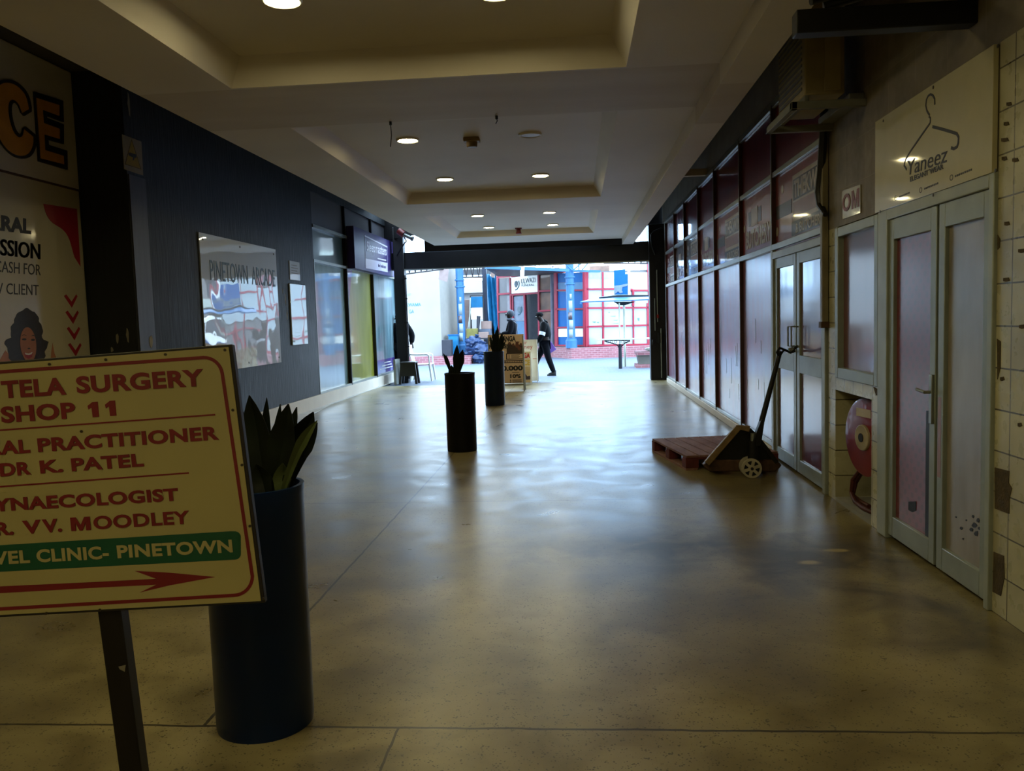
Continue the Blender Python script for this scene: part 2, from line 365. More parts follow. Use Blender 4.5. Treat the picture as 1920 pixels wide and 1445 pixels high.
# suspended ceiling with four trays
def ceiling():
    b = MB(); zc = 3.3; x0, x1 = -3.3, 1.07; hx0, hx1 = -2.55, 0.40; ins = 0.11
    trays = [(-5.4, -0.3, 3.51), (1.1, 6.2, 3.51), (7.5, 12.62, 3.46), (14.1, 17.92, 3.42)]
    ys = [-7]
    for a, c, _ in trays: ys += [a, c]
    ys.append(19.45)
    for i in range(len(ys)-1):
        if i % 2 == 0: b.add([(x0, ys[i], zc), (x1, ys[i], zc), (x1, ys[i+1], zc), (x0, ys[i+1], zc)], [(0, 3, 2, 1)])
    for a, c, zt in trays:
        b.add([(x0, a, zc), (hx0, a, zc), (hx0, c, zc), (x0, c, zc)], [(0, 3, 2, 1)])
        b.add([(hx1, a, zc), (x1, a, zc), (x1, c, zc), (hx1, c, zc)], [(0, 3, 2, 1)])
        L = [(hx0, a, zc), (hx1, a, zc), (hx1, c, zc), (hx0, c, zc)]; H = [(hx0+ins, a+0.08, zt), (hx1-ins, a+0.08, zt), (hx1-ins, c-0.08, zt), (hx0+ins, c-0.08, zt)]
        b.add(L+H, [(0, 1, 5, 4), (1, 2, 6, 5), (2, 3, 7, 6), (3, 0, 4, 7), (4, 5, 6, 7)])
    # edges: left lip, far edge, right dropped soffit
    b.add([(x0, -7, zc), (x0, 19.45, zc), (x0, 19.45, 3.62), (x0, -7, 3.62)], [(0, 1, 2, 3)])
    b.add([(x0, 19.45, zc), (1.32, 19.45, zc), (1.32, 19.45, 3.62), (x0, 19.45, 3.62)], [(0, 1, 2, 3)])
    b.add([(x1, -7, zc), (x1, 19.3, zc), (x1, 19.3, 3.15), (x1, -7, 3.15)], [(0, 1, 2, 3)])
    b.add([(x1, -7, 3.15), (x1, 19.3, 3.15), (1.32, 19.3, 3.15), (1.32, -7, 3.15)], [(0, 1, 2, 3)])
    b.add([(1.32, -7, 3.15), (1.32, 19.3, 3.15), (1.32, 19.3, 3.62), (1.32, -7, 3.62)], [(0, 1, 2, 3)])
    b.add([(x1, 19.3, zc), (1.32, 19.3, zc), (1.32, 19.3, 3.15), (x1, 19.3, 3.15)], [(0, 1, 2, 3)])
    b.add([(x0, -7, 3.62), (1.32, -7, 3.62), (1.32, 19.45, 3.62), (x0, 19.45, 3.62)], [(0, 1, 2, 3)])
    o = b.build('ceiling', M['ceiling'], smooth=False); return struct(o)
ceiling()
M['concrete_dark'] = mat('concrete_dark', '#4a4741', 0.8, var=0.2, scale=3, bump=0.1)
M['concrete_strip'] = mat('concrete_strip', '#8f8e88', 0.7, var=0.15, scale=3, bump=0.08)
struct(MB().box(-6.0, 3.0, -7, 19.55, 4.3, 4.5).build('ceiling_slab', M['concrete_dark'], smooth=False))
struct(MB().box(-6.0, 3.0, -7.2, -7, -0.1, 4.5).build('wall_back', M['white_paint'], smooth=False))
# ---- left side
lw = sempty('wall_left', (XL, 8.72, 0))
MB().box(-5.36, XL, 8.72, 15.0, 0.235, 4.3).build('dark_wall_panel', M['dark_wall'], lw, smooth=False)
MB().box(-6.0, -5.37, -7, 22.4, 0, 4.3).build('wall_body', M['white_paint'], lw, smooth=False)
MB().box(-5.36, XL, 15.0, 22.3, 3.97, 4.3).build('dark_fascia_band', M['dark_wall'], lw, smooth=False)
M['strip_brown'] = mat('cover_strip_grey', '#47454a', 0.5, var=0.2, scale=14, stretch=(1, 1, .1))
lt3 = sempty('trim_3', (XL, 8.9, 0.24)); MB().box(XL, XL+0.012, 8.74, 9.08, 0.24, 3.2).build('cover_strip', M['strip_brown'], lt3)
# paint chips near the bottom of the dark pillar
M['chip'] = mat('bare_plaster_chip', '#8d8674', 0.8)
def chips(parent, P, n, spots):
    for i, (x, y, a, h) in enumerate(spots):
        c = P(x, y); n_ = Vector(n); u = n_.cross(Vector((0, 0, 1))).normalized(); pts = []
        for k in range(9):
            t = 2*math.pi*k/9; r = 0.75+0.5*noise.noise(Vector((i*3.1, k*1.9, 0.3)))
            pts.append(c+u*math.cos(t)*a*r+Vector((0, 0, math.sin(t)*h*r)))
        MB().prism(pts, n_*0.003).build('plaster_chip', M['chip'], parent, smooth=False)
chips(lt3, lambda x, y: onY(x, y, 8.72), (0, -1, 0), [(220, 634, 0.02, 0.07), (239, 628, 0.02, 0.1), (210, 655, 0.02, 0.04)])
chips(lt3, lambda x, y: onX(x, y, XL+0.012), (1, 0, 0), [(283, 640, 0.05, 0.09), (241, 195, 0.03, 0.16)])
chips(lt3, lambda x, y: onX(x, y, XL), (1, 0, 0), [(535, 560, 0.02, 0.12), (538, 590, 0.02, 0.1), (530, 545, 0.015, 0.06)])
MB().box(-5.36, XL+0.03, 8.74, 21.6, 0, 0.235).build('skirting_block', M['white_paint'], struct(sempty('baseboard_left', (XL, 9, 0))), smooth=False)
M['gutter'] = mat('pale_floor_strip', '#b5b4ae', 0.28, var=0.15, scale=4, bump=0.05)
struct(MB().prism([(XL+0.03, 8.74, 0.012), (-4.18, 8.74, 0.012), (-4.24, 11.7, 0.012), (-4.5, 13.4, 0.012), (-4.72, 15.4, 0.012), (-4.74, 18.3, 0.012), (-4.70, 20.9, 0.012), (XL+0.03, 20.9, 0.012)], (0, 0, -0.012)).build('trim_1', M['gutter'], smooth=False))

# ---- left shop windows (three tall bays, upper lights and grey fascia)
bays = [15.0, 17.2, 19.45, 22.0]; films = ['pale_film', 'yellow_film', 'blue_film']
M['purple'] = mat('purple_film', '#3d2a78', 0.35, var=0.1, coat=1.0, coat_ior=1.6)
M['pinkish'] = mat('pink_film', '#8a5b6a', 0.35, var=0.1, coat=1.0, coat_ior=1.6)
for i in range(3):
    a, c = bays[i], bays[i+1]
    w = sempty('window_%d' % (i+1), (XL, a, 0.235))
    X0 = XL-0.06
    MB().box(X0-0.01, X0, a, c, 0.24, 2.70).build('lower_pane', M[films[i]], w, smooth=False)
    MB().box(X0-0.01, X0, a, c, 2.70, 3.33).build('upper_pane', M['teal_film'], w, smooth=False)
    MB().box(X0-0.02, X0+0.02, a, c, 3.33, 3.97).build('fascia_panel', M['grey_fascia'], w, smooth=False)
    fr = MB().box(X0, XL+0.01, a, c, 0.235, 0.275).box(X0, XL+0.01, a, c, 2.68, 2.73).box(X0, XL+0.02, a, c, 3.31, 3.37)
    fr.build('rail', M['aluminium'], w, smooth=False)
    MB().box(X0, XL+0.015, c-0.05, c, 0.235, 3.97).build('mullion', M['dark_steel'], w, smooth=False)
    MB().box(X0, XL+0.005, a, a+0.03, 0.275, 2.70).build('edge_strip', M['aluminium'], w, smooth=False)
    if i == 1:
        MB().prism([(X0+0.001, a+0.03, 2.68), (X0+0.001, a+0.62, 2.68), (X0+0.001, a+0.12, 1.75), (X0+0.001, a+0.03, 1.75)], (0.003, 0, 0)).build('pink_corner_film', M['pinkish'], w, smooth=False)
    if i == 2:
        MB().box(X0, X0+0.004, a+0.05, c-0.3, 0.28, 0.62).build('purple_band', M['purple'], w, smooth=False)
        b = MB()
        for k in range(3): b.box(X0+0.004, X0+0.006, a+0.5+0.25*k, a+1.9-0.1*k, 0.38+0.07*k, 0.40+0.07*k)
        b.build('small_print', M['white_ink'], w, smooth=False)
# ---- right wall: tiled part with openings, and the strip above the glazing
rw = sempty('wall_right', (XR, 6.8, 0))
b = MB(); TH = 0.9
def wallbox(y0, y1, z0, z1, m, nm): MB().box(XR, XR+TH, y0, y1, z0, z1).build(nm, M[m], rw, smooth=False)
wallbox(-7, 4.14, 0, 2.72, 'tile', 'tiled_wall')
wallbox(-7, 6.80, 2.72, 4.3, 'upper_tile', 'upper_wall')
wallbox(4.14, 6.80, 2.13, 2.72, 'upper_tile', 'wall_over_doors')
wallbox(6.57, 6.80, 0.88, 2.13, 'tile', 'tiled_pier')
wallbox(6.62, 6.80, 0, 0.88, 'tile', 'tiled_pier')
wallbox(5.66, 6.57, 0.88, 0.98, 'tile', 'tiled_lintel')
wallbox(5.66, 5.82, 0, 0.88, 'tile', 'tiled_jamb')
MB().box(XR, XR+TH, 5.82, 6.62, 0, 0.03).build('niche_floor', M['concrete_strip'], rw, smooth=False)
MB().box(XR+0.5, XR+TH, 5.82, 6.62, 0.03, 0.88).build('niche_back', M['tile'], rw, smooth=False)
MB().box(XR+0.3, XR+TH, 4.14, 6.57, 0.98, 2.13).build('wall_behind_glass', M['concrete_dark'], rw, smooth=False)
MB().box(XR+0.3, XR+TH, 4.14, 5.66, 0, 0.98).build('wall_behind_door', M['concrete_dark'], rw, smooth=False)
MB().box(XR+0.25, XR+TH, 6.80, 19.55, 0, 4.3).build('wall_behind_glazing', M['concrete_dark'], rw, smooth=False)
MB().box(XR+0.02, XR+0.3, 6.80, 19.55, 3.6, 4.3).build('concrete_strip', M['concrete_strip'], rw, smooth=False)
# broken tiles: irregular patches of bare screed
M['screed'] = mat('bare_screed', '#4d4029', 0.9, var=0.35, scale=18, bump=0.4)
def patch(pts):
    P = [onX(x, y, XR) for x, y in pts]; MB().prism(P, (-0.003, 0, 0)).build('broken_tile_patch', M['screed'], rw, smooth=False)
patch([(1866, 876), (1893, 883), (1892, 905), (1898, 915), (1893, 935), (1893, 963), (1866, 953)])
patch([(1864, 1034), (1883, 1042), (1884, 1082), (1877, 1117), (1862, 1109)])
patch([(1870, 635), (1877, 640), (1876, 690), (1871, 711)]); patch([(1871, 440), (1876, 448), (1875, 464), (1871, 468)])
for x, y, s_ in [(1888, 524, 6), (1889, 419, 5), (1917, 470, 7), (1918, 612, 6), (1880, 710, 4), (1893, 195, 5), (1888, 232, 5), (1885, 262, 7), (1884, 297, 5), (1905, 300, 6), (1913, 796, 4)]:
    patch([(x-s_, y-3), (x+s_*.6, y-4), (x+s_, y+2), (x-s_*.2, y+4), (x-s_, y+3)])
patch([(1638, 725), (1648, 730), (1648, 742), (1643, 741)])

# ---- butchery shopfront: seven glazed bays
MUL = [6.87, 8.69, 10.36, 12.24, 13.83, 15.58, 17.17, 18.80]
XP = XR+0.03
bb = sempty('baseboard_right', (XR, 8.7, 0)); MB().box(XR-0.02, XR+0.14, 8.69, 18.82, 0, 0.10).build('kerb', M['white_paint'], bb, bevel=0.01)
def yz_text(s, y_l, y_r, z0, z1, m, parent, X, **k):      # on the right wall, reading towards the camera side (left = far)
    return text(s, (X, y_l, z0), (0, y_r-y_l, 0), (0, 0, z1-z0), m, parent, **k)
M['poster_dark'] = mat('poster_dark', '#201c1c', 0.5, var=0.2, coat=0.6)
M['poster_white'] = mat('poster_white', '#bdb2a6', 0.5, var=0.12, coat=0.6)
M['poster_tan'] = mat('poster_tan', '#8f6152', 0.5, var=0.12, coat=0.6)
M['poster_grey'] = mat('poster_grey', '#3a2b2c', 0.5, var=0.2, coat=0.6)
for i in range(7):
    a, c = MUL[i], MUL[i+1]; near = a; far = c
    w = sempty('window_%d' % (i+4), (XR, a, 0.1))
    zb = 2.15 if i == 0 else 0.10
    if i > 0: MB().box(XP, XP+0.01, a, c, 0.10, 2.15).build('lower_pane', M['faded_film'], w, smooth=False)
    mid = M['maroon_film'] if i not in (4, 5) else M['grey_film']
    MB().box(XP, XP+0.01, a, c, 2.15, 2.87).build('middle_pane', mid, w, smooth=False)
    MB().box(XP, XP+0.01, a, c, 2.87, 3.56).build('top_pane', M['maroon_dark'], w, smooth=False)
    r = MB().box(XR-0.015, XP, a, c, 2.12, 2.18).box(XR-0.005, XP, a, c, 2.845, 2.90).box(XR-0.005, XP, a, c, 3.53, 3.60)
    if i > 0: r.box(XR-0.005, XP, a, c, 0.10, 0.145)
    r.build('rail', M['aluminium'], w, bevel=0.006)
    MB().box(XR-0.01, XP, c-0.03, c+0.03, zb, 3.56).build('mullion', M['mullion_brown'], w, smooth=False)
    MB().box(XR-0.016, XR-0.01, c-0.031, c+0.0, zb, 3.56).build('mullion_face', M['aluminium'], w, smooth=False)
    Xt = XP-0.001
    def R(y0, y1, z0, z1, m, nm, t=0.003): MB().box(XP-t, XP-0.0005, y0, y1, z0, z1).build(nm, M[m], w, smooth=False)
    d = c-a; f = lambda t: c-d*t      # t: 0 far edge .. 1 near edge
    if i in (0, 2, 4, 6):
        R(f(0.98), f(0.36), 2.20, 2.33, 'poster_dark', 'dark_panel')
        R(f(0.36), f(0.03), 2.42, 2.55, 'poster_dark', 'dark_panel')
        R(f(0.985), f(0.38), 2.33, 2.75, 'poster_white', 'white_panel', 0.004)
        R(f(0.97), f(0.40), 2.52, 2.71, 'poster_dark', 'title_panel', 0.006)
        R(f(0.97), f(0.40), 2.37, 2.50, 'poster_tan', 'tan_panel', 0.006)
        yz_text('THEKWINI', f(0.42), f(0.96), 2.535, 2.695, M['poster_white'], w, XP-0.006, bold=0.03, depth=0.002)
        yz_text('& BUTCHERY', f(0.44), f(0.92), 2.215, 2.305, M['poster_white'], w, XP-0.003, bold=0.02, depth=0.002)
    else:
        R(f(0.62), f(0.22), 2.50, 2.66, 'poster_grey', 'grey_panel')
        R(f(0.52), f(0.32), 2.48, 2.68, 'poster_white', 'small_panel', 0.005)
        yz_text('BUTCHERY', f(0.14), f(0.90), 2.24, 2.45, M['poster_white'], w, XP-0.001, bold=0.035, depth=0.003)
    spots = [(0.17, 2.69), (0.05, 2.3), (0.9, 2.24)] if i % 2 == 0 else [(0.95, 2.7), (0.08, 2.5), (0.97, 2.5)]
    b = MB()
    for t, z in spots:
        b.cyl((XP-0.003, f(t), z), (XP-0.0005, f(t), z), 0.045, n=14)
    b.build('spot', M['poster_white'], w, smooth=False)
    if i > 0:     # torn strips of faded poster
        M_t = M['torn'] if 'torn' in M else M.setdefault('torn', mat('torn_paper', '#c4c9d8', 0.45, var=0.1, coat=1.0, coat_rough=0.14)); b = MB()
        for k in range(6):
            yy = a+0.1+(d-0.3)*random.random(); zz = 0.3+0.9*random.random(); hh = 0.1+0.28*random.random(); ww = 0.02+0.035*random.random()
            b.prism([(XP-0.0005, yy, zz), (XP-0.0005, yy+ww, zz+0.06), (XP-0.0005, yy+ww*.8, zz+hh), (XP-0.0005, yy+ww*.2, zz+hh*1.05), (XP-0.0005, yy-ww*.2, zz+0.1)], (-0.002, 0, 0))
        b.build('torn_poster_strip', M_t, w, smooth=False)
# ---- butchery double door in the first bay
d1 = sempty('door_1', (XR, 7.8, 0))
M['door_paint'] = mat('door_pale_green_grey', '#8f978f', 0.4, 0.2, var=0.12, scale=5)
MB().box(XR-0.02, XP, 8.60, 8.69, 0, 2.12).box(XR-0.02, XP, 6.83, 6.90, 0, 2.12).box(XR-0.02, XP, 6.90, 8.60, 2.03, 2.10).build('door_frame', M['grey_paint'], d1, bevel=0.006)
MB().box(XP-0.02, XP, 6.9, 8.6, 2.095, 2.125).build('red_strip', M['maroon_film'], d1, smooth=False)
for k, (ya, yb) in enumerate([(7.79, 8.60), (6.91, 7.76)]):
    lf = MB()
    lf.box(XR, XR+0.05, ya, ya+0.09, 0.02, 2.03).box(XR, XR+0.05, yb-0.09, yb, 0.02, 2.03)
    lf.box(XR, XR+0.05, ya+.09, yb-.09, 0.02, 0.14).box(XR, XR+0.05, ya+.09, yb-.09, 1.93, 2.03).box(XR, XR+0.05, ya+.09, yb-.09, 0.94, 1.10)
    L_ = lf.build('door_leaf', M['door_paint'], d1, bevel=0.004)
    MB().box(XR+0.018, XR+0.028, ya+.09, yb-.09, 0.14, 0.94).build('lower_pane', M['door_film'], L_, smooth=False)
    MB().box(XR+0.018, XR+0.028, ya+.09, yb-.09, 1.10, 1.93).build('upper_pane', M['door_film'], L_, smooth=False)
    hy = ya+0.045 if k == 0 else yb-0.045
    MB().tube([(XR, hy, 1.18), (XR-0.06, hy, 1.18), (XR-0.06, hy, 1.36), (XR, hy, 1.36)], 0.008).build('pull_handle', M['aluminium'], L_)
# ---- shop door with hanger sign above, and the small window beside it
d2 = sempty('door_2', (XR, 4.9, 0))
MB().box(XR-0.02, XR+0.12, 5.50, 5.66, 0, 2.13).box(XR-0.02, XR+0.12, 4.14, 4.19, 0, 2.13).box(XR-0.02, XR+0.12, 4.19, 5.50, 2.06, 2.13).build('door_frame', M['grey_paint'], d2, bevel=0.005)
for k, (ya, yb, fm) in enumerate([(4.80, 5.50, 'red_curtain_film'), (4.19, 4.77, 'milky_film')]):
    lf = MB()
    lf.box(XR-0.005, XR+0.05, ya, ya+0.075, 0.03, 2.06).box(XR-0.005, XR+0.05, yb-0.075, yb, 0.03, 2.06)
    lf.box(XR-0.005, XR+0.05, ya+.075, yb-.075, 0.03, 0.16).box(XR-0.005, XR+0.05, ya+.075, yb-.075, 1.93, 2.06)
    L_ = lf.build('door_leaf', M['door_paint'], d2, bevel=0.004)
    MB().box(XR+0.018, XR+0.028, ya+.075, yb-.075, 0.16, 1.93).build('glass_pane', M[fm], L_, smooth=False)
    if k == 0:
        MB().box(XR+0.012, XR+0.0179, ya+0.08, ya+0.16, 0.16, 0.9).build('dark_gap', M['black_ink'], L_, smooth=False)
        hy = ya+0.03
        MB().box(XR-0.02, XR-0.004, hy-0.02, hy+0.02, 0.84, 1.12).build('lock_plate', M['aluminium'], L_, bevel=0.003)
        MB().tube([(XR-0.02, hy, 1.02), (XR-0.05, hy, 1.02), (XR-0.055, hy+0.10, 1.03)], 0.009).build('lever_handle', M['aluminium'], L_)
        P = [onX(x, y, XR+0.0178) for x, y in [(1704, 940), (1718, 940), (1718, 957), (1711, 960), (1704, 956)]]
        MB().prism(P, (-0.003, 0, 0)).build('torn_hole', M['black_ink'], L_, smooth=False)
    else:
        b = MB()
        for (x, y, s_) in [(1828, 985, 6), (1834, 975, 4), (1822, 992, 4), (1838, 990, 4), (1831, 1000, 5), (1803, 990, 3), (1793, 969, 2), (1843, 1011, 3), (1825, 968, 3), (1812, 975, 2), (1806, 1010, 2)]:
            q = [onX(x+math.cos(t*1.05)*s_*(0.5+random.random()*.6), y+math.sin(t*1.05)*s_*(0.6+random.random()*.6), XR+0.0178) for t in range(6)]
            b.prism(q, (-0.002, 0, 0))
        b.build('scuff_mark', M['black_ink'], L_, smooth=False)
        MB().box(XR-0.006, XR-0.004, yb-0.05, yb-0.01, 0.55, 1.0).build('worn_red_strip', M['poster_tan'], L_, smooth=False)
w11 = sempty('window_11', (XR, 6.1, 0.98))
MB().box(XR-0.02, XR+0.08, 6.50, 6.57, 0.98, 2.12).box(XR-0.02, XR+0.08, 5.66, 5.73, 0.98, 2.12).box(XR-0.02, XR+0.08, 5.73, 6.50, 0.98, 1.06).box(XR-0.02, XR+0.08, 5.73, 6.50, 2.05, 2.12).build('window_frame', M['door_paint'], w11, bevel=0.005)
MB().box(XR+0.025, XR+0.035, 5.73, 6.50, 1.06, 2.05).build('window_pane', M['door_film'], w11, smooth=False)

# ---- dark steel frame of the exit
ef = sempty('trim_2', (0, YE, 0))
M['frame_black'] = mat('frame_black', '#131214', 0.55, 0.2, var=0.3, scale=3)
MB().prism([(-4.72, 20.75, 2.86), (2.02, 19.52, 2.775), (2.02, 19.52, 3.225), (-4.72, 20.75, 3.27)], (0.03, 0.18, 0)).build('header_beam', M['frame_black'], ef, smooth=False)
MB().bar((-4.6, 20.7, 2.84), (1.7, 19.5, 2.765), 0.05, 0.03).build('bottom_rail', M['aluminium'], ef, smooth=False)
MB().box(-3.57, 1.40, 19.62, 19.75, 3.18, 4.5).build('header_wall', M['frame_black'], ef, smooth=False)
MB().box(-4.85, -4.40, 20.95, 21.05, 3.2, 4.5).build('header_wall', M['frame_black'], ef, smooth=False)
MB().prism([(-3.57, 19.62, 3.62), (-4.9, 21.0, 3.62), (-4.9, 21.0, 4.5), (-3.57, 19.62, 4.5)], (0, 0.1, 0)).build('header_wall', M['frame_black'], ef, smooth=False)  # wedge added to block sky light leaking between ceiling end and beam
MB().box(1.40, 2.1, 19.62, 19.75, 3.6, 4.5).build('header_wall', M['frame_black'], ef, smooth=False)
MB().box(1.69, 2.1, 19.45, 19.75, 0, 3.6).build('right_post', M['frame_black'], ef, bevel=0.01)
MB().box(-4.55, -4.29, 20.6, 20.85, 0, 3.9).build('left_post', M['frame_black'], ef, bevel=0.01)
b = MB()
b.cyl((1.86, 19.42, 1.35), (1.86, 19.42, 2.55), 0.012).cyl((1.93, 19.40, 0.05), (1.93, 19.40, 1.2), 0.014).cyl((1.80, 19.42, 1.15), (1.80, 19.42, 1.9), 0.01)
b.build('conduit', M['aluminium'], ef)
MB().box(1.845, 1.885, 19.40, 19.44, 1.44, 1.52).build('red_box', M['red_ink'], ef)
b = MB(); b.box(1.72, 1.78, 19.41, 19.45, 0.82, 0.95).box(1.86, 1.96, 19.39, 19.45, 0.86, 1.1).cyl((1.75, 19.40, 0.9), (1.75, 19.45, 0.9), 0.03).build('lock_box', M['dark_steel'], ef, bevel=0.008)
MB().tube([(1.98, 19.4, 3.5), (1.80, 19.4, 3.42), (1.74, 19.4, 3.35), (1.75, 19.4, 3.1), (1.83, 19.42, 2.9)], 0.02).build('bent_pipe', M['dark_steel'], ef)
# folded gate bundled against the left post
b = MB()
for k in range(4): b.box(-4.35+0.028*k, -4.33+0.028*k, 20.58, 20.62, 0.1, 2.7)
for z in (0.3, 0.9, 1.5, 2.1, 2.6): b.box(-4.36, -4.23, 20.575, 20.6, z, z+0.03)
b.build('folded_gate', M['dark_steel'], ef, smooth=False)
# void beams between soffit and right wall
struct(MB().box(1.30, 2.02, 12.95, 13.05, 3.60, 3.70).build('beam_white', M['white_paint'], smooth=False))
vb = sempty('beam_dark', (1.6, 4.4, 2.9)); MB().box(1.13, 2.0, 4.36, 4.46, 2.885, 3.0).build('beam_body', M['dark_steel'], vb, bevel=0.006)
MB().cyl((1.3, 4.5, 3.05), (2.0, 4.4, 3.2), 0.025).cyl((1.25, 4.55, 3.1), (2.0, 4.7, 3.3), 0.02).build('pipe', M['black_plastic'], vb)

# ================================================================== THINGS: ceiling fittings
M['lamp_glow'] = emit('lamp_glow', (1.0, 0.86, 0.44), LAMP)
M['lamp_trim'] = mat('lamp_trim', '#d8d2c2', 0.4)
M['lamp_off'] = mat('lamp_off', '#a8937c', 0.4, var=0.1)
def downlight(x, y, z, label, on=True):
    t = thing('ceiling_downlight', (x, y, z), label, 'ceiling light', 'downlights in the ceiling trays')
    MB().lathe([(0.105, 0), (0.125, 0), (0.125, -0.012), (0.112, -0.02), (0.100, -0.014), (0.100, 0)], (x, y, z), 28).build('trim_ring', M['lamp_trim'], t)
    MB().lathe([(0.0001, -0.004), (0.098, -0.004), (0.098, -0.013), (0.0001, -0.016)], (x, y, z), 28).build('diffuser', M['lamp_glow'] if on else M['lamp_off'], t)
Lx, Rx_ = -1.76, -0.45
downlight(Lx, 5.13, 3.51, 'lit round downlight cut by the top edge, left one in the nearest ceiling tray')
downlight(Rx_, 5.22, 3.51, 'lit round downlight just above the picture, right one in the nearest ceiling tray')
for (x, y) in ((Lx, 2.3), (Rx_, 2.3), (Lx, -1.6), (Rx_, -1.6), (Lx, -4.2), (Rx_, -4.2)):
    downlight(x, y, 3.51, 'lit round downlight in a ceiling tray overhead or behind the viewer')
downlight(Lx, 8.92, 3.46, 'lit round downlight with thin dark rim in the middle tray, beside the smoke detector')
downlight(Rx_, 8.95, 3.46, 'unlit round downlight in the middle ceiling tray, right of the smoke detector', False)
downlight(Lx, 11.42, 3.46, 'lit round downlight at far left corner of the middle ceiling tray')
downlight(Rx_, 11.46, 3.46, 'lit round downlight at far right corner of the middle ceiling tray')
downlight(Lx, 15.15, 3.42, 'lit round downlight in the farthest tray, nearer one on the left side')
downlight(Rx_, 15.1, 3.42, 'lit round downlight in the farthest tray, nearer one on the right side')
downlight(Lx, 17.1, 3.42, 'lit round downlight in the farthest tray, last one on the left side')
downlight(Rx_, 17.1, 3.42, 'lit round downlight in the farthest tray, last one on the right side')
M['detector_tan'] = mat('detector_tan', '#7d6540', 0.5); M['detector_red'] = mat('detector_red', '#6d1c17', 0.45)
t = thing('smoke_detector', (-1.08, 9.0, 3.46), 'small yellowed smoke detector on the middle ceiling tray between two downlights', 'smoke detector')
MB().box(-1.165, -0.995, 8.93, 9.07, 3.415, 3.46).build('base', M['detector_tan'], t, bevel=0.01)
MB().lathe([(0.06, 3.415), (0.058, 3.37), (0.05, 3.36)], (-1.08, 9.0, 0), 20).build('sensor_head', M['detector_tan'], t)
t = thing('fire_sounder', (-1.18, 17.55, 3.42), 'dark red square fire sounder on the farthest ceiling tray', 'alarm')
MB().box(-1.25, -1.11, 17.48, 17.62, 3.40, 3.42).build('base', M['detector_red'], t); MB().lathe([(0.05, 3.40), (0.045, 3.36), (0.065, 3.30)], (-1.18, 17.55, 0), 20).build('horn', M['detector_red'], t)
def wire(x, y, px, lab, L=0.14):
    p = onZ(px[0], px[1], 3.3); t = thing('ceiling_hook', p, lab, 'hook')
    MB().cyl((p.x, p.y, 3.30), (p.x, p.y, 3.27), 0.012, n=8).build('anchor', M['black_plastic'], t)
    MB().tube([(p.x, p.y, 3.28), (p.x+0.005, p.y, 3.28-L*.5), (p.x-0.01, p.y, 3.28-L)], 0.004, 6).build('wire', M['black_plastic'], t)
wire(0, 0, (732, 228), 'thin black wire hanging from the ceiling beam between trays, left one', 0.2); wire(0, 0, (931, 217), 'short black hook in the ceiling beam between trays, right one', 0.05)
# red bell and camera at the far left corner of the ceiling
t = thing('alarm_camera', (-3.95, 19.9, 3.5), 'dark red alarm bell with a grey tube camera under the ceiling at far left', 'security camera')
p0 = onY(748, 433, 19.9); p1 = onY(757, 440, 19.85); p2 = onY(772, 447, 19.8)
MB().cyl(p0, p1, 0.085, 0.075, 18).build('red_bell', M['detector_red'], t)
tube_ = MB().cyl(p1, p2, 0.045, 0.045, 16).build('camera_tube', M['aluminium'], t, bevel=0.004)
MB().cyl(p2, p2+(p2-p1).normalized()*0.03, 0.056, 0.06, 16).build('lens_hood', M['black_plastic'], tube_)
q = onY(762, 452, 19.9); MB().tube([p1+Vector((0, 0, -.03)), q, onY(757, 458, 20.3), (-4.45, 20.6, 3.2)], 0.016).build('bracket', M['black_plastic'], t)

# ================================================================== foreground direction sign on a post
NS = (-RF); NS = (Matrix.Rotation(math.radians(4), 3, 'Z') @ NS).normalized()
PS = CAMP+ray(440, 900)*1.9
def sg(x, y, off=0.0): return onP(x, y, PS, NS)+NS*off
def zs(X, Y, off=0.0): return sg(X*.571, 620+Y*.5709, off)
TR, BR, TLv, BLv = sg(435, 645), sg(497, 1130), sg(0, 678), sg(0, 1157)
u1 = (TR-TLv).normalized(); u2 = (BR-BLv).normalized(); WB = 0.88
TL, BL = TR-u1*WB, BR-u2*WB
M['sign_cream'] = mat('sign_cream', '#c2b679', 0.45, var=0.06, scale=3, coat=0.3, coat_rough=0.2)
M['sign_red'] = mat('sign_red', '#86161b', 0.5, var=0.08); M['sign_green'] = mat('sign_green', '#0c5a3c', 0.45, var=0.08)
M['sign_edge'] = mat('sign_edge', '#221b15', 0.6, var=0.3, scale=20)
t = thing('directional_sign', tuple(sg(200, 1810).to_tuple()[:2])+(0,), 'leaning cream clinic direction sign with red lettering and arrow on a dark post', 'sign')
MB().prism([TL, TR, BR, BL], -NS*0.025).build('backing_frame', M['sign_edge'], t, bevel=0.002)
ins = lambda p, a, b: p+u1*a-(TR-BR).normalized()*b
MB().prism([ins(TL, .006, .006), ins(TR, -.008, .006), ins(BR, -.008, -.006), ins(BL, .006, -.006)], NS*0.003).build('sign_panel', M['sign_cream'], t)
def line(s, lb, rb, h, m, bold=0.045, **k):
    O = zs(*lb, .0042); U = zs(*rb, .0042)-O; V = zs(lb[0]-h*0.105, lb[1]-h, .0042)-O
    return text(s, O, U, V, m, t, bold=bold, depth=0.0015, spacing=1.06, res=4, **k)
def words(ws, xa, ya, xb, yb, h, m, bold=0.038):
    for s, x0, x1 in ws:
        f = lambda x: ya+(yb-ya)*(x-xa)/(xb-xa); line(s, (x0, f(x0)), (x1, f(x1)), h, m, bold)
words([('TELA', 12, 222), ('SURGERY', 257, 674)], 12, 222, 674, 181, 57, M['sign_red'])
words([('SHOP', 10, 253)], 10, 303, 388, 278, 54, M['sign_red'])
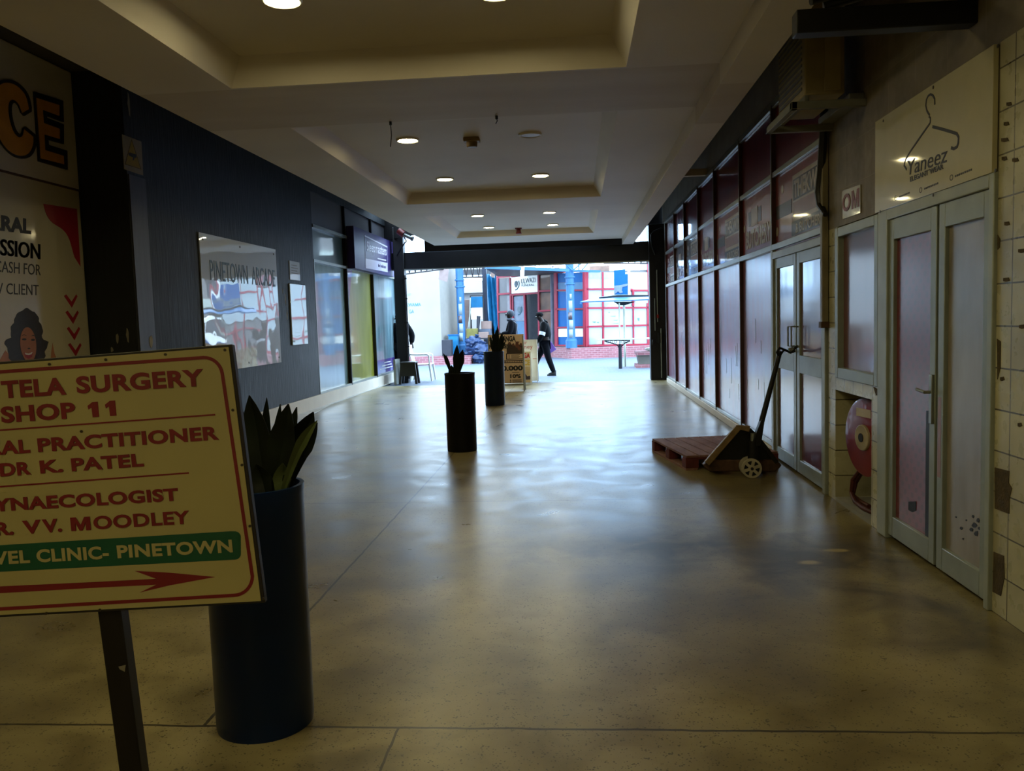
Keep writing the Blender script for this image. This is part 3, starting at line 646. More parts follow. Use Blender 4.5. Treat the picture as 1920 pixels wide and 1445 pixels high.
for x0 in (293, 350):
    f = lambda x: 303+(278-303)*(x-10)/378.0
    pl_ = [(x0+14, f(x0+14)), (x0+35, f(x0+35)), (x0+30, f(x0+30)-50), (x0+13, f(x0+13)-50), (x0-3, f(x0)-38), (x0, f(x0)-26), (x0+10, f(x0+10)-32)]
    MB().prism([zs(x, y, .003) for x, y in pl_], NS*0.0015).build('numeral', M['sign_red'], t, smooth=False)
words([('GENERAL', -236, 104), ('PRACTITIONER', 130, 722)], -236, 424, 722, 357, 46, M['sign_red'])
words([('DR', 6, 107), ('K.', 137, 212), ('PATEL', 240, 476)], 6, 478, 476, 444, 43, M['sign_red'])
words([('GYNAECOLOGIST', -70, 590)], -70, 597, 590, 557, 43, M['sign_red'])
words([('DR.', -62, 50), ('V', 80, 140), ('V.', 145, 208)], -118, 679, 627, 632, 44, M['sign_red'])
O = zs(238, 656.5, .0042); letter_m(O, zs(302, 652.5, .0042)-O, zs(233.4, 612.5, .0042)-O, M['sign_red'], t)
line('OODLEY', (312, 651.8), (627, 632), 44, M['sign_red'], bold=0.03)
b = MB()
def rib(pts, w, closed=False): b.stroke([zs(x, y, .003) for x, y in pts], NS, w, 0.0015, closed)
rib([(-300, 348), (708, 275)], 0.0035); rib([(-300, 533), (622, 466)], 0.0035)
b.build('divider_line', M['sign_red'], t, smooth=False)
b = MB()
def arc(cx, cy, rx, ry, a0, a1, n=8): return [(cx+rx*math.cos(math.radians(a0+(a1-a0)*i/n)), cy+ry*math.sin(math.radians(a0+(a1-a0)*i/n))) for i in range(n+1)]
pts = [(-640, 178), (-200, 148)] + [(0, 135)] + arc(672, 150, 60, 62, -92, -8) + arc(768, 805, 62, 62, 0, 88) + [(0, 912), (-640, 950)]
rib(pts, 0.0075); b.build('red_border', M['sign_red'], t, smooth=False)
b = MB(); gp = [(-420, 735), (0, 703), (760, 657)]+arc(770, 675, 22, 18, -80, 0, 5)+arc(772, 732, 20, 18, 0, 85, 5)+[(0, 790), (-420, 815)]
b.prism([zs(x, y, .003) for x, y in gp], NS*0.001).build('green_band', M['sign_green'], t, smooth=False)
words([('TRAVEL', -150, 103), ('CLINIC-', 126, 362), ('PINETOWN', 390, 767)], 0, 766, 767, 726, 43, M['sign_cream'], 0.035)
b = MB(); ap = [(-300, 858), (0, 838), (300, 824), (515, 813), (445, 787), (560, 793), (708, 807), (560, 834), (460, 858), (515, 832), (300, 843), (0, 860), (-300, 880)]
b.prism([zs(x, y, .003) for x, y in ap], NS*0.0012).build('red_arrow', M['sign_red'], t, smooth=False)
for x, y in [(350, 95), (165, 110), (545, 78), (740, 63), (766, 260), (796, 440), (822, 640), (866, 878), (330, 915), (155, 926), (270, 330)]:
    p = zs(x, y, .003); MB().cyl(p, p+NS*0.0025, 0.0032, n=10).build('screw', M['screw'], t)
M['post_black'] = mat('post_black', '#17130f', 0.5, 0.2, var=0.5, scale=14, stretch=(1, 1, .4))
pt = sg(190, 1100)-NS*0.045; pb = CAMP+ray(252, 1445)*2.0; dd = (pb-pt); ft = pt+dd*(-pt.z/dd.z)
MB().bar(pt, ft+Vector((0, 0, .005)), 0.052, 0.045, up=NS).build('post', M['post_black'], t, bevel=0.003)
pc = pt+dd*0.42
MB().prism([pc+NS*0.0228+RX*0.005, pc+NS*0.0228+RX*.022+RD*.004, pc+NS*0.0228+RX*.02-RD*.012, pc+NS*0.0228+RX*.008-RD*.006], NS*0.0006).build('paint_chip', M['chip'], t, smooth=False)
MB().box(ft.x-.16, ft.x+.16, ft.y-.14, ft.y+.14, 0, 0.012).build('base_plate', M['post_black'], t, bevel=0.003)

# ================================================================== planters
M['pot_blue'] = mat('pot_blue', '#08244f', 0.35, var=0.12, scale=3, coat=0.15, coat_rough=0.2, spec=0.2); M['pot_black'] = mat('pot_black', '#060507', 0.45, var=0.3, coat=0.1, spec=0.2)
M['pot_navy'] = mat('pot_navy', '#0a1a30', 0.4, var=0.15, coat=0.1, spec=0.2, coat_rough=0.2)
M['leaf'] = mat('leaf_dark', '#080d07', 0.5, var=0.5, scale=12, col2='#131d0d', spec=0.25); M['leaf_pale'] = mat('leaf_pale', '#3f4a22', 0.45, var=0.3, scale=12)
M['pebble'] = mat('pebble_mulch', '#a8926a', 0.8, var=0.4, scale=30); M['soil'] = mat('soil', '#221a12', 0.9, var=0.3)
def leafm(b, base, tip, w, bend=0.0, tw=0.0, blunt=0.25):
    base = Vector(base); tip = Vector(tip); d = tip-base; n = 10; side = d.cross(Vector((math.sin(tw), -math.cos(tw), 0.15))).normalized(); nrm = side.cross(d).normalized()
    L = []; Rr = []; C = []
    for i in range(n+1):
        t = i/n; p = base+d*t+Vector((0, 0, 1))*bend*math.sin(t*math.pi)*d.length + nrm*0.0
        ww = w*(0.45+0.9*math.sin(min(1, t*1.25)*math.pi*0.5)) if t < 0.55 else w*(1.35*(1-((t-0.55)/0.45)**1.8)+blunt*0.3*(t < 1))
        ww = max(ww, w*0.06)
        C.append(p-nrm*ww*0.22); L.append(p-side*ww/2); Rr.append(p+side*ww/2)
    k = 0.003; vs = L+C+Rr+[p+nrm*k for p in L]+[p+nrm*k for p in C]+[p+nrm*k for p in Rr]; m = n+1; fs = []
    for i in range(n):
        for a_, b_ in ((0, 1), (1, 2)):
            fs.append((a_*m+i, b_*m+i, b_*m+i+1, a_*m+i+1)); fs.append(((a_+3)*m+i, (a_+3)*m+i+1, (b_+3)*m+i+1, (b_+3)*m+i))
        fs.append((i, i+1, 3*m+i+1, 3*m+i)); fs.append((2*m+i, 5*m+i, 5*m+i+1, 2*m+i+1))
    fs += [(0, 3*m, 4*m, m), (m, 4*m, 5*m, 2*m), (n, m+n, 4*m+n, 3*m+n), (m+n, 2*m+n, 5*m+n, 4*m+n)]
    b.add(vs, fs)
def planter(c, r, h, m, label, leaves, pale=()):
    t = thing('potted_plant', (c[0], c[1], 0), label, 'potted plant', 'tall cylinder planters along the arcade')
    MB().lathe([(r*0.97, 0), (r*0.985, 0.02), (r, h-0.03), (r*1.015, h-0.02), (r*1.015, h), (r*0.93, h), (r*0.93, h-0.07), (0.001, h-0.07)], (c[0], c[1], 0), 56).build('pot', m, t)
    b = MB()
    for k in range(60):
        a = random.random()*6.283; rr = r*0.86*math.sqrt(random.random()); s_ = 0.012+0.012*random.random()
        b.blob((c[0]+rr*math.cos(a), c[1]+rr*math.sin(a), h-0.062+s_*.4), (s_, s_*.8, s_*.6), 0.2, k, 1)
    MB().lathe([(0.001, h-0.07), (r*0.92, h-0.07), (r*0.92, h-0.058), (0.001, h-0.05)], (c[0], c[1], 0), 40).build('soil', M['soil'], t)
    o = b.build('pebble_mulch', M['pebble'], t); o['kind'] = 'stuff'
    b = MB(); b2 = MB()
    for i, L in enumerate(leaves): leafm(b2 if i in pale else b, *L)
    b.build('foliage', M['leaf'], t)
    if b2.v: b2.build('pale_leaf', M['leaf_pale'], t)
    return t
P1 = (-1.225, 2.97)
def L1(x, y, w, bx=490, by=None, Y=None, bend=0.0, tw=0.0):
    Y = Y or P1[1]; bp = onY(bx, 905, Y); tp = onY(x, y, Y+0.02); return (Vector((bp.x, Y, 0.86)), tp, w, bend, tw)
planter(P1, 0.183, 0.915, M['pot_blue'], 'large dark blue cylinder planter behind the clinic sign, with dark strap leaves',
    [L1(468, 741, .075, 497), L1(500, 745, .03, 492, Y=3.05, tw=.5), L1(541, 757, .075, 505, Y=2.92), L1(557, 763, .05, 515, Y=3.05, tw=-.4), L1(588, 772, .07, 522, bend=.06), L1(595, 792, .055, 525, Y=2.94, bend=.09, tw=.3),
     L1(526, 757, .03, 508, Y=3.08), L1(462, 800, .05, 490, Y=3.05, tw=.6), L1(481, 870, .06, 500, Y=2.86), L1(595, 788, .03, 522, Y=2.9, bend=.12), L1(530, 868, .05, 525, Y=2.9), L1(455, 770, .05, 480, Y=3.0)], pale=(9, 10))
P2 = (-1.375, 9.5)
def L2(x, y, w, bx, bend=0.0, tw=0.0, P=P2, by=694):
    bp = onY(bx, by, P[1]); return (Vector((bp.x, P[1], 0.83)), onY(x, y, P[1]), w, bend, tw)
planter(P2, 0.175, 0.91, M['pot_black'], 'black cylinder planter in mid corridor with a sparse half dead plant',
    [L2(857, 646, .06, 853), L2(868, 655, .07, 854), L2(831, 662, .035, 849, .08), L2(836, 664, .02, 849, .05), L2(842, 690, .03, 848), L2(846, 684, .04, 852), L2(863, 668, .04, 853), L2(841, 694, .03, 850)])
P3 = (-1.49, 14.6)
L3 = lambda x, y, w, bx, bend=0.0, tw=0.0: L2(x, y, w, bx, bend, tw, P3, 655)
planter(P3, 0.18, 0.955, M['pot_navy'], 'navy cylinder planter in front of the brown loan sign, with spiky green leaves',
    [L3(923, 602, .035, 928), L3(933, 610, .05, 931), L3(926, 622, .05, 929), L3(942, 622, .06, 933), L3(946, 628, .045, 934, .1), L3(919, 630, .04, 926, .08), L3(930, 618, .06, 930), L3(938, 636, .06, 933), L3(921, 640, .05, 928, .05), L3(948, 640, .04, 934, .12)])

# ================================================================== pallet and pallet jack
M['pallet_wood'] = mat('pallet_wood', '#70483b', 0.75, var=0.4, scale=9, stretch=(1, .25, 1), bump=0.15, col2='#957062'); M['pallet_red'] = mat('pallet_red_block', '#5e2324', 0.7, var=0.3, scale=8)
t = thing('wooden_pallet', (1.42, 8.55, 0), 'low reddish wooden pallet lying on the floor by the shopfront', 'pallet')
a = math.radians(10.5); e1 = Vector((math.cos(a), math.sin(a)*1.0, 0)); e2 = Vector((-math.sin(a), math.cos(a), 0)); p0 = Vector((1.012, 8.0, 0))
def PB(b, x0, x1, y0, y1, z0, z1):
    c = p0+e1*(x0+x1)/2+e2*(y0+y1)/2+Vector((0, 0, (z0+z1)/2)); b.obox(c, e1, e2, (0, 0, 1), x1-x0, y1-y0, z1-z0)
PW, PD = 0.93, 1.2
for k in range(7):
    w = PW/7; b = MB(); PB(b, k*w+0.006, (k+1)*w-0.006, 0, PD, 0.122, 0.142); b.build('deck_board', M['pallet_wood'], t, bevel=0.002)
for k in range(3):
    y = (0, PD/2-0.05, PD-0.1)[k]; b = MB(); PB(b, 0, PW, y, y+0.1, 0.102, 0.122); b.build('stringer_board', M['pallet_red'], t)
    for j in range(3):
        x = (0, PW/2-0.06, PW-0.13)[j]; b = MB(); PB(b, x, x+0.13, y, y+0.12 if k < 2 else y+0.1, 0.02, 0.102); b.build('block', M['pallet_red'], t, bevel=0.003)
for j in range(3):
    x = (0, PW/2-0.06, PW-0.13)[j]; b = MB(); PB(b, x, x+0.12, 0, PD, 0.0, 0.02); b.build('bottom_board', M['pallet_wood'], t)
M['jack_tan'] = mat('jack_worn_yellow', '#7d6642', 0.6, var=0.35, scale=12); M['jack_black'] = mat('jack_black', '#121110', 0.5, 0.2, var=0.3); M['jack_rust'] = mat('jack_rust', '#4b3222', 0.7, var=0.4, scale=15)
M['wheel_white'] = mat('wheel_white', '#aaa28c', 0.6, var=0.2, scale=12)
t = thing('pallet_jack', (1.5, 7.75, 0), 'worn manual pallet jack with white steering wheel standing at the pallet', 'pallet jack')
J = lambda x, y, Y=7.72: onY(x, y, Y)
for x0 in (1.13, 1.53):
    fo = Vector((x0+.10, 7.80, 0.095)); MB().prism([fo+e1*a_+e2*c_ for a_, c_ in [(0, 0), (.14, 0), (.14, 1.05), (.10, 1.12), (.04, 1.12), (0, 1.05)]], (0, 0, -0.05)).build('fork', M['jack_rust'], t, bevel=0.004)
MB().prism([J(1318, 872), J(1330, 862), J(1456, 862), J(1466, 872), J(1455, 884), J(1330, 884)], (0, 0.09, 0)).build('yoke_base', M['jack_rust'], t, bevel=0.01)
MB().stroke([J(1324, 868), J(1383, 800), J(1404, 803)], (0, -1, 0), 0.055, 0.05).build('tan_frame_bar', M['jack_tan'], t, bevel=0.005)
MB().prism([J(1334, 866, 7.74), J(1387, 804, 7.74), J(1402, 803, 7.74), J(1452, 866, 7.74)], (0, 0.03, 0)).build('cover_plate', M['jack_black'], t, bevel=0.004)
MB().stroke([J(1404, 804), J(1425, 826), J(1456, 866)], (0, -1, 0), 0.035, 0.03).build('frame_bar', M['jack_black'], t)
c = J(1412, 846, 7.66); MB().cyl((c.x, 7.66, 0.1), (c.x, 7.66, 0.33), 0.05, 0.045, 18).build('pump_body', M['jack_black'], t, bevel=0.006)
MB().cyl((c.x, 7.66, 0.33), (c.x, 7.66, 0.40), 0.022, n=14).build('piston', M['aluminium'], t)
h0, h1, h2 = J(1416, 832, 7.64), J(1428, 790, 7.66), J(1463, 658, 7.7)
b = MB(); b.prism([J(1408, 838, 7.62), J(1427, 836, 7.62), J(1434, 788, 7.62), J(1428, 786, 7.62)], (0, 0.08, 0)); b.build('handle_socket', M['jack_black'], t, bevel=0.005)
MB().cyl(h1, h2, 0.026, 0.02, 14).build('handle_shaft', M['jack_black'], t)
gl = [J(1461, 668, 7.7), J(1457, 660, 7.64), J(1462, 652, 7.6), J(1472, 656, 7.66), J(1482, 661, 7.72), J(1492, 651, 7.7), J(1497, 648, 7.74), J(1497, 656, 7.8), J(1484, 660, 7.84), J(1470, 656, 7.8)]
MB().tube(gl, 0.012, 8, True).build('grip_loop', M['jack_black'], t)
MB().tube([J(1479, 656, 7.72), J(1488, 654, 7.72)], 0.02, 8).build('release_lever', M['aluminium'], t)
for k, yy in enumerate((7.58, 7.70)):
    wc = Vector((1.548, yy, 0.09)); R_ = 0.088
    w = MB().lathe([(R_*0.80, -0.024), (R_, -0.022), (R_, 0.022), (R_*0.80, 0.024), (R_*.8, -.024)], wc, 40, axis=(0, 1, 0)).build('wheel_tyre', M['wheel_white'], t)
    b = MB().cyl(wc+Vector((0, -.022, 0)), wc+Vector((0, .022, 0)), 0.032, n=20)
    for q in range(6):
        an = q*math.pi/3+0.3; dv = Vector((math.cos(an), 0, math.sin(an))); b.bar(wc+dv*0.026, wc+dv*R_*0.84, 0.026, 0.042, up=(0, 1, 0))
    b.build('wheel_spokes', M['wheel_white'], w)
    MB().cyl(wc+Vector((0, -.028, 0)), wc+Vector((0, .028, 0)), 0.014, n=14).build('wheel_hub', M['jack_rust'], w)
    MB().cyl(wc+Vector((0, -.004, 0)), wc+Vector((0, .004, 0)), R_*.8, n=30).build('wheel_web', M['jack_black'], w)
MB().cyl((1.548, 7.55, 0.09), (1.548, 7.73, 0.09), 0.012, n=10).build('axle', M['jack_black'], t)

# ================================================================== hose reel in the niche
M['reel_red'] = mat('reel_red', '#7d1620', 0.4, var=0.15, coat=0.3); M['hose'] = mat('hose_dark_red', '#4a1a14', 0.6, var=0.2); M['reel_hub'] = mat('reel_hub', '#a89c82', 0.5, var=0.2)
hx = 2.055; hc = Vector((hx, 6.14, 0.57)); t = thing('fire_hose_reel', (2.2, 6.12, 0.03), 'red fire hose reel inside the tiled wall niche', 'hose reel')
AX = Vector((0.985, 0.174, 0)); ua, va, _ = frame_of(AX); RR = 0.285
def rz(a, r, k): return hc+AX*k+ua*math.cos(a)*r+va*math.sin(a)*r
MB().lathe([(0.06, 0), (RR-.02, 0.0), (RR, 0.01), (RR, 0.02), (0.06, 0.02)], hc, 48, axis=tuple(AX)).build('front_disc', M['reel_red'], t)
MB().lathe([(0.06, 0.2), (RR, 0.2), (RR, 0.22), (0.06, 0.22)], hc, 48, axis=tuple(AX)).build('rear_disc', M['reel_red'], t)
b = MB()
for k in range(5): b.tube([rz(i*math.pi/16, 0.22, 0.042+0.034*k) for i in range(32)], 0.017, 8, True)
b.build('coiled_hose', M['hose'], t)
hub = MB().cyl(hc-AX*0.02, hc+AX*0.33, 0.095, n=26).build('hub_plate', M['reel_hub'], t, bevel=0.006)
MB().cyl(hc-AX*0.026, hc-AX*0.01, 0.032, n=20).build('axle_hole', M['black_ink'], hub)
sd_ = Vector((-AX.y, AX.x, 0)); lc = hc-AX*0.002+Vector((0, 0, .18)); MB().obox(lc, sd_, (0, 0, 1), AX, 0.2, 0.06, 0.004).build('instruction_label', M['poster_white'], t)
MB().tube([(hx+0.09, 6.15, 0.34), (hx+0.04, 6.32, 0.30), (hx+0.02, 6.44, 0.2), (hx+0.01, 6.44, 0.1), (hx, 6.32, 0.055), (hx, 6.15, 0.048), (hx+0.02, 6.0, 0.048), (hx+0.08, 5.9, 0.048)], 0.017, 8).build('loose_hose', M['hose'], t)
MB().tube([(hx+0.14, 6.25, 0.32), (hx+0.09, 6.45, 0.26), (hx+0.07, 6.53, 0.16), (hx+0.04, 6.5, 0.07), (hx+0.05, 6.38, 0.048), (hx+0.06, 6.2, 0.048)], 0.017, 8).build('loose_hose', M['hose'], t)
tag(MB().prism([(2.06, 5.845, .035), (2.08, 5.90, .035), (2.07, 5.86, .30)], (0.012, 0, 0)).build('yellow_strip', mat('yellow_plastic', '#b08a2c', 0.5)), 'thin yellow plastic strip standing at the edge of the hose niche', 'strip')

# ================================================================== right wall signs, AC unit, pipe
t = thing('shop_sign', (1.98, 4.9, 2.12), 'cream elegant wear shop sign with black coat hanger above the door', 'sign')
MB().box(1.972, 1.997, 4.145, 5.69, 2.125, 2.715).build('sign_panel', mat('sign_panel_cream', '#b9b18a', 0.4, var=0.05, coat=1.0, coat_rough=0.04, coat_ior=1.6), t, bevel=0.002)
Zh = lambda X, Y: onX(1440+X*.3598, Y*.3598, 1.972)
nx = Vector((-1, 0, 0))
hk = [(870, 545), (869, 515), (860, 497), (848, 491), (835, 500), (826, 520), (823, 550), (828, 575), (836, 590), (842, 598), (840, 608), (847, 615), (846, 640)]
hl = [(846, 640), (800, 705), (745, 785), (715, 835), (710, 862), (722, 882)]
hr = [(858, 660), (905, 672), (960, 688), (985, 697), (994, 715), (992, 745), (985, 765), (970, 775), (955, 770)]
b = MB(); b.stroke([Zh(*p) for p in hk], nx, 0.012, 0.002); b.build('hanger_hook', M['black_ink'], t)
b = MB(); b.stroke([Zh(*p) for p in hl], nx, 0.012, 0.002); b.stroke([Zh(*p) for p in hr], nx, 0.016, 0.002); b.build('hanger_arms', M['black_ink'], t)
def ontx(s, lb, rb, lt, m, **k):
    O = Zh(*lb); U = Zh(*rb)-O; V = Zh(*lt)-O; O = O+nx*0.0008; return text(s, O, U, V, m, t, depth=0.0015, **k)
ontx('Yaneez', (738, 912), (945, 840), (728, 838), M['black_ink'], shear=0.35, bold=0.0)
ontx('ELEGANT WEAR', (742, 948), (916, 880), (741, 922), M['black_ink'], bold=0.03)
for (x, y, L_) in [(660, 1032, 70), (790, 990, 95), (950, 925, 115)]:
    b = MB(); p = Zh(x+6, y); b.stroke([p+Vector((0, math.cos(q*.7)*0.018, math.sin(q*.7)*0.014)) for q in range(9)], nx, 0.004, 0.001, True)
    q0, q1 = Zh(x+24, y-6), Zh(x+24+L_*.8, y-6-L_*.33)
    for i in range(9): b.stroke([q0+(q1-q0)*(i/9.0), q0+(q1-q0)*((i+0.7)/9.0)], nx, 0.010, 0.001)
    b.build('contact_line', M['black_ink'], t, smooth=False)
for x, y in [(602, 630), (1200, 240), (1188, 888), (585, 1103), (862, 1016), (862, 455)]:
    p = Zh(x, y); MB().cyl(p, p+nx*0.003, 0.009, n=10).build('screw', M['screw'], t)
t = thing('wall_notice', (1.99, 6.26, 2.17), 'small faded notice with red letters on the tiled wall left of the hanger sign', 'notice')
P = [onX(x, y, 1.992) for x, y in [(1579, 358), (1613, 346), (1613, 399), (1580, 411)]]
MB().prism(P, (0.006, 0, 0)).build('notice_panel', mat('notice_laminate', '#9a8f6c', 0.3, var=0.06, coat=1.0, coat_ior=1.6), t)
fr_ = mat('faded_red', '#6f2420', 0.5); O = onX(1580, 399, 1.9918); U = onX(1611, 387, 1.9918)-O; V = onX(1580, 366, 1.9918)-O
text('O', O, U*.5, V, fr_, t, bold=0.03); letter_m(O+U*.56, U*.44, V, fr_, t)
M['ac_tan'] = mat('ac_casing', '#a5966f', 0.6, var=0.15, scale=5); M['ac_side'] = mat('ac_side_grey', '#7a7a72', 0.6, var=0.15)
t = thing('air_conditioner', (1.8, 6.4, 2.86), 'old boxy air conditioner on a bracket high on the right wall', 'air conditioner')
ax0, ax1, ay0, ay1, az0, az1 = 1.60, 1.87, 5.98, 6.72, 2.98, 3.62
MB().box(ax0, ax1, ay0, ay1, az0, az1).build('casing', M['ac_tan'], t, bevel=0.01)
b = MB()
for k in range(14): b.box(ax0-0.006, ax0, ay0+0.06, ay1-0.04, az0+0.05+k*0.04, az0+0.068+k*0.04)
b.build('grille', M['ac_side'], t, smooth=False)
MB().box(ax0+0.13, ax0+0.24, ay0-0.02, ay0, az0+0.02, az0+0.38).build('service_cover', M['ac_tan'], t, bevel=0.004)
MB().box(ax0-0.04, ax1+0.1, ay0-0.03, ay1+0.05, az1, az1+0.05).build('top_rail', M['jack_black'], t)
b = MB(); b.box(ax0-0.10, 2.0, ay0-0.05, ay0, az0-0.10, az0-0.05).box(ax0-0.10, 2.0, ay1-0.05, ay1, az0-0.10, az0-0.05).box(ax0-0.10, ax0-0.06, ay0-0.05, ay1, az0-0.10, az0-0.05).box(1.9, 2.0, ay0, ay1, az0-0.05, az0)
b.box(ax0, ax0+.03, ay0, ay1, az0-0.05, az0).build('bracket', M['ac_side'], t, bevel=0.004)
t = thing('drain_pipe', (1.965, 6.84, 0), 'square downpipe with a black hose at the edge of the glazing', 'pipe')
MB().box(1.945, 1.995, 6.775, 6.835, 1.40, 3.3).build('downpipe', mat('pipe_tan', '#7d735a', 0.5, var=0.2), t, bevel=0.006)
MB().box(1.935, 1.998, 6.77, 6.84, 1.36, 1.41).build('pipe_collar', M['jack_rust'], t)
MB().tube([onX(x, y, 1.95) for x, y in [(1545, 205), (1543, 260), (1540, 320), (1536, 360), (1538, 385), (1548, 402)]], [0.03, .03, .035, .038, .03, .02], 10).build('black_hose', M['black_plastic'], t)

# ================================================================== left wall signs
XC = -5.36
M['fascia_white'] = mat('fascia_white', '#cfc9ba', 0.45, var=0.05, scale=2, coat=0.5, coat_rough=0.1); M['poster_cream'] = mat('poster_cream', '#b8b096', 0.4, var=0.04, scale=2, coat=0.6, coat_rough=0.08)
t = thing('fascia_sign', (XC, 8.0, 3.05), 'white shop fascia with big orange letters CE at upper left', 'sign')
MB().box(XC-0.008, XC+0.02, 5.2, 8.70, 3.05, 4.28).build('sign_panel', M['fascia_white'], t)
Xf = XC+0.02
M['letter_gold'] = mat('letter_gold', '#c98b1c', 0.45, var=0.15, scale=4); M['letter_outline'] = mat('letter_outline', '#17130d', 0.5)
q4 = lambda x, y, X=Xf: onX(x*320/1284, 40+y*360/1445, X)
# E
E_ = [(262, 548), (455, 612), (452, 735), (345, 690), (340, 745), (468, 800), (462, 905), (350, 875), (352, 950), (492, 1000), (490, 1095), (290, 1040)]
E_ = [(258, 545), (460, 615), (460, 738), (335, 690), (340, 745), (462, 790), (460, 905), (345, 870), (352, 948), (490, 990), (492, 1098), (292, 1045)]
MB().prism([q4(x, y) for x, y in E_], (0.02, 0, 0)).build('letter_outline', M['letter_outline'], t, smooth=False)
MB().stroke([q4(x, y) for x, y in E_], (1, 0, 0), 0.055, 0.02, True).build('letter_outline', M['letter_outline'], t, smooth=False)
Ei = [(272, 575), (445, 630), (445, 712), (320, 665), (328, 765), (448, 808), (448, 885), (332, 850), (338, 968), (478, 1012), (480, 1075), (305, 1030)]
MB().prism([q4(x, y, Xf+0.02) for x, y in Ei], (0.004, 0, 0)).build('letter_face', M['letter_gold'], t, smooth=False)
Co = [(215, 660), (190, 560), (130, 490), (60, 462), (0, 478), (-50, 560), (-60, 680), (-40, 800), (20, 920), (90, 990), (160, 1012), (215, 990), (245, 930), (248, 868), (180, 812), (168, 860), (140, 872), (100, 830), (70, 740), (60, 650), (72, 600), (105, 592), (140, 625), (165, 690)]
def crom(P, n=5):
    out = []
    for i in range(len(P)-1):
        p0, p1_, p2_, p3_ = P[max(i-1, 0)], P[i], P[i+1], P[min(i+2, len(P)-1)]
        for k in range(n):
            t_ = k/n; out.append(tuple(0.5*((2*p1_[j])+(-p0[j]+p2_[j])*t_+(2*p0[j]-5*p1_[j]+4*p2_[j]-p3_[j])*t_*t_+(-p0[j]+3*p1_[j]-3*p2_[j]+p3_[j])*t_**3) for j in (0, 1)))
    return out+[P[-1]]
Co = crom(Co[:14])+crom(Co[14:])
MB().prism([q4(x, y) for x, y in Co], (0.02, 0, 0)).build('letter_outline', M['letter_outline'], t, smooth=False)
MB().stroke([q4(x, y) for x, y in Co], (1, 0, 0), 0.055, 0.02, True).build('letter_outline', M['letter_outline'], t, smooth=False)
MB().prism([q4(x, y, Xf+0.02) for x, y in Co], (0.004, 0, 0)).build('letter_face', M['letter_gold'], t, smooth=False)
t = thing('advert_poster', (XC, 8.0, 0.4), 'cream loan advert poster with laughing woman and red chevrons at left', 'poster')
MB().box(XC-0.008, XC+0.015, 5.2, 8.70, 0.35, 3.04).build('poster_panel', M['poster_cream'], t)
MB().box(XC+0.015, XC+0.03, 5.2, 8.70, 3.03, 3.05).build('edge_trim', M['jack_rust'], t)
Xp = XC+0.015; nX = Vector((1, 0, 0))
q5 = lambda x, y, X=Xp: onX(x*320/1284, 340+y*360/1445, X)
red = mat('poster_red', '#9c1c2c', 0.45, var=0.06)
def bz(p0, p1, p2, p3, n=8): return [((1-t)**3*p0[0]+3*(1-t)**2*t*p1[0]+3*(1-t)*t*t*p2[0]+t**3*p3[0], (1-t)**3*p0[1]+3*(1-t)**2*t*p1[1]+3*(1-t)*t*t*p2[1]+t**3*p3[1]) for t in [i/n for i in range(n+1)]]
rp = [(578, 208)]+[(325, 168)]+bz((325, 168), (345, 270), (380, 310), (440, 340))+bz((440, 340), (530, 390), (530, 480), (560, 570))[1:]+[(605, 640)]
MB().prism([q5(x, y) for x, y in rp], nX*0.002).build('red_corner', red, t, smooth=False)
def ptx(s, lb, rb, lt, bold, multi=False):
    O = q5(*lb); text(s, O, q5(*rb)-O, q5(*lt)-O, M['black_ink'], t, bold=bold, depth=0.002, multi=multi)
ptx('REFERRAL', (-385, 325), (234, 398), (-385, 195), 0.045); ptx('COMMISSION', (-440, 510), (304, 588), (-440, 372), 0.035, True)
ptx('CASH FOR', (-40, 680), (306, 708), (-40, 592), 0.0); ptx('NEW CLIENT', (-165, 840), (290, 858), (-165, 752), 0.0)
for k in range(4):
    ox, oy = 10*k, 122*k; P = [(482+ox, 862+oy), (498+ox, 850+oy), (538+ox, 905+oy), (572+ox, 850+oy), (582+ox, 865+oy), (540+ox, 950+oy)]
    MB().prism([q5(x, y) for x, y in P], nX*0.002).build('red_chevron', red, t, smooth=False)
skin = mat('printed_skin', '#a3684a', 0.5, var=0.12, scale=8); hair = mat('printed_hair', '#1d1612', 0.5, var=0.3, scale=30)
hp = []
for i in range(90):
    an = 2*math.pi*i/90; hp.append((200+150*math.cos(an)*(1+0.05*math.sin(13*an)+0.03*math.sin(23*an+1))*(1.05 if math.sin(an) > 0 else .82), 1190+232*math.sin(an)*(1+0.03*math.sin(11*an))))
MB().prism([q5(x, y) for x, y in hp], nX*0.002).build('printed_hair', hair, t, smooth=False)
ov = lambda cx, cy, rx, ry, n=22, rot=0.0: [(cx+rx*math.cos(2*math.pi*i/n)*math.cos(rot)-ry*math.sin(2*math.pi*i/n)*math.sin(rot), cy+rx*math.cos(2*math.pi*i/n)*math.sin(rot)+ry*math.sin(2*math.pi*i/n)*math.cos(rot)) for i in range(n)]
MB().prism([q5(x, y, Xp+.002) for x, y in ov(212, 1228, 60, 132, 22, -0.08)], nX*0.002).build('printed_face', skin, t, smooth=False)
MB().prism([q5(x, y) for x, y in [(0, 1340), (40, 1270), (110, 1350), (120, 1500), (0, 1500)]], nX*0.0015).build('printed_arm', skin, t, smooth=False)
MB().prism([q5(x, y) for x, y in [(385, 1290), (395, 1215), (408, 1290), (420, 1320), (400, 1480), (370, 1480)]], nX*0.0015).build('printed_hand', skin, t, smooth=False)
b = MB()
for P in (ov(182, 1188, 17, 8), ov(248, 1192, 15, 8), [(155, 1165), (180, 1150), (205, 1163), (180, 1156)], [(230, 1165), (250, 1154), (272, 1168), (250, 1161)]): b.prism([q5(x, y, Xp+.004) for x, y in P], nX*0.001)
b.prism([q5(x, y, Xp+.004) for x, y in [(205, 1258), (218, 1250), (230, 1258), (218, 1263)]], nX*0.001)
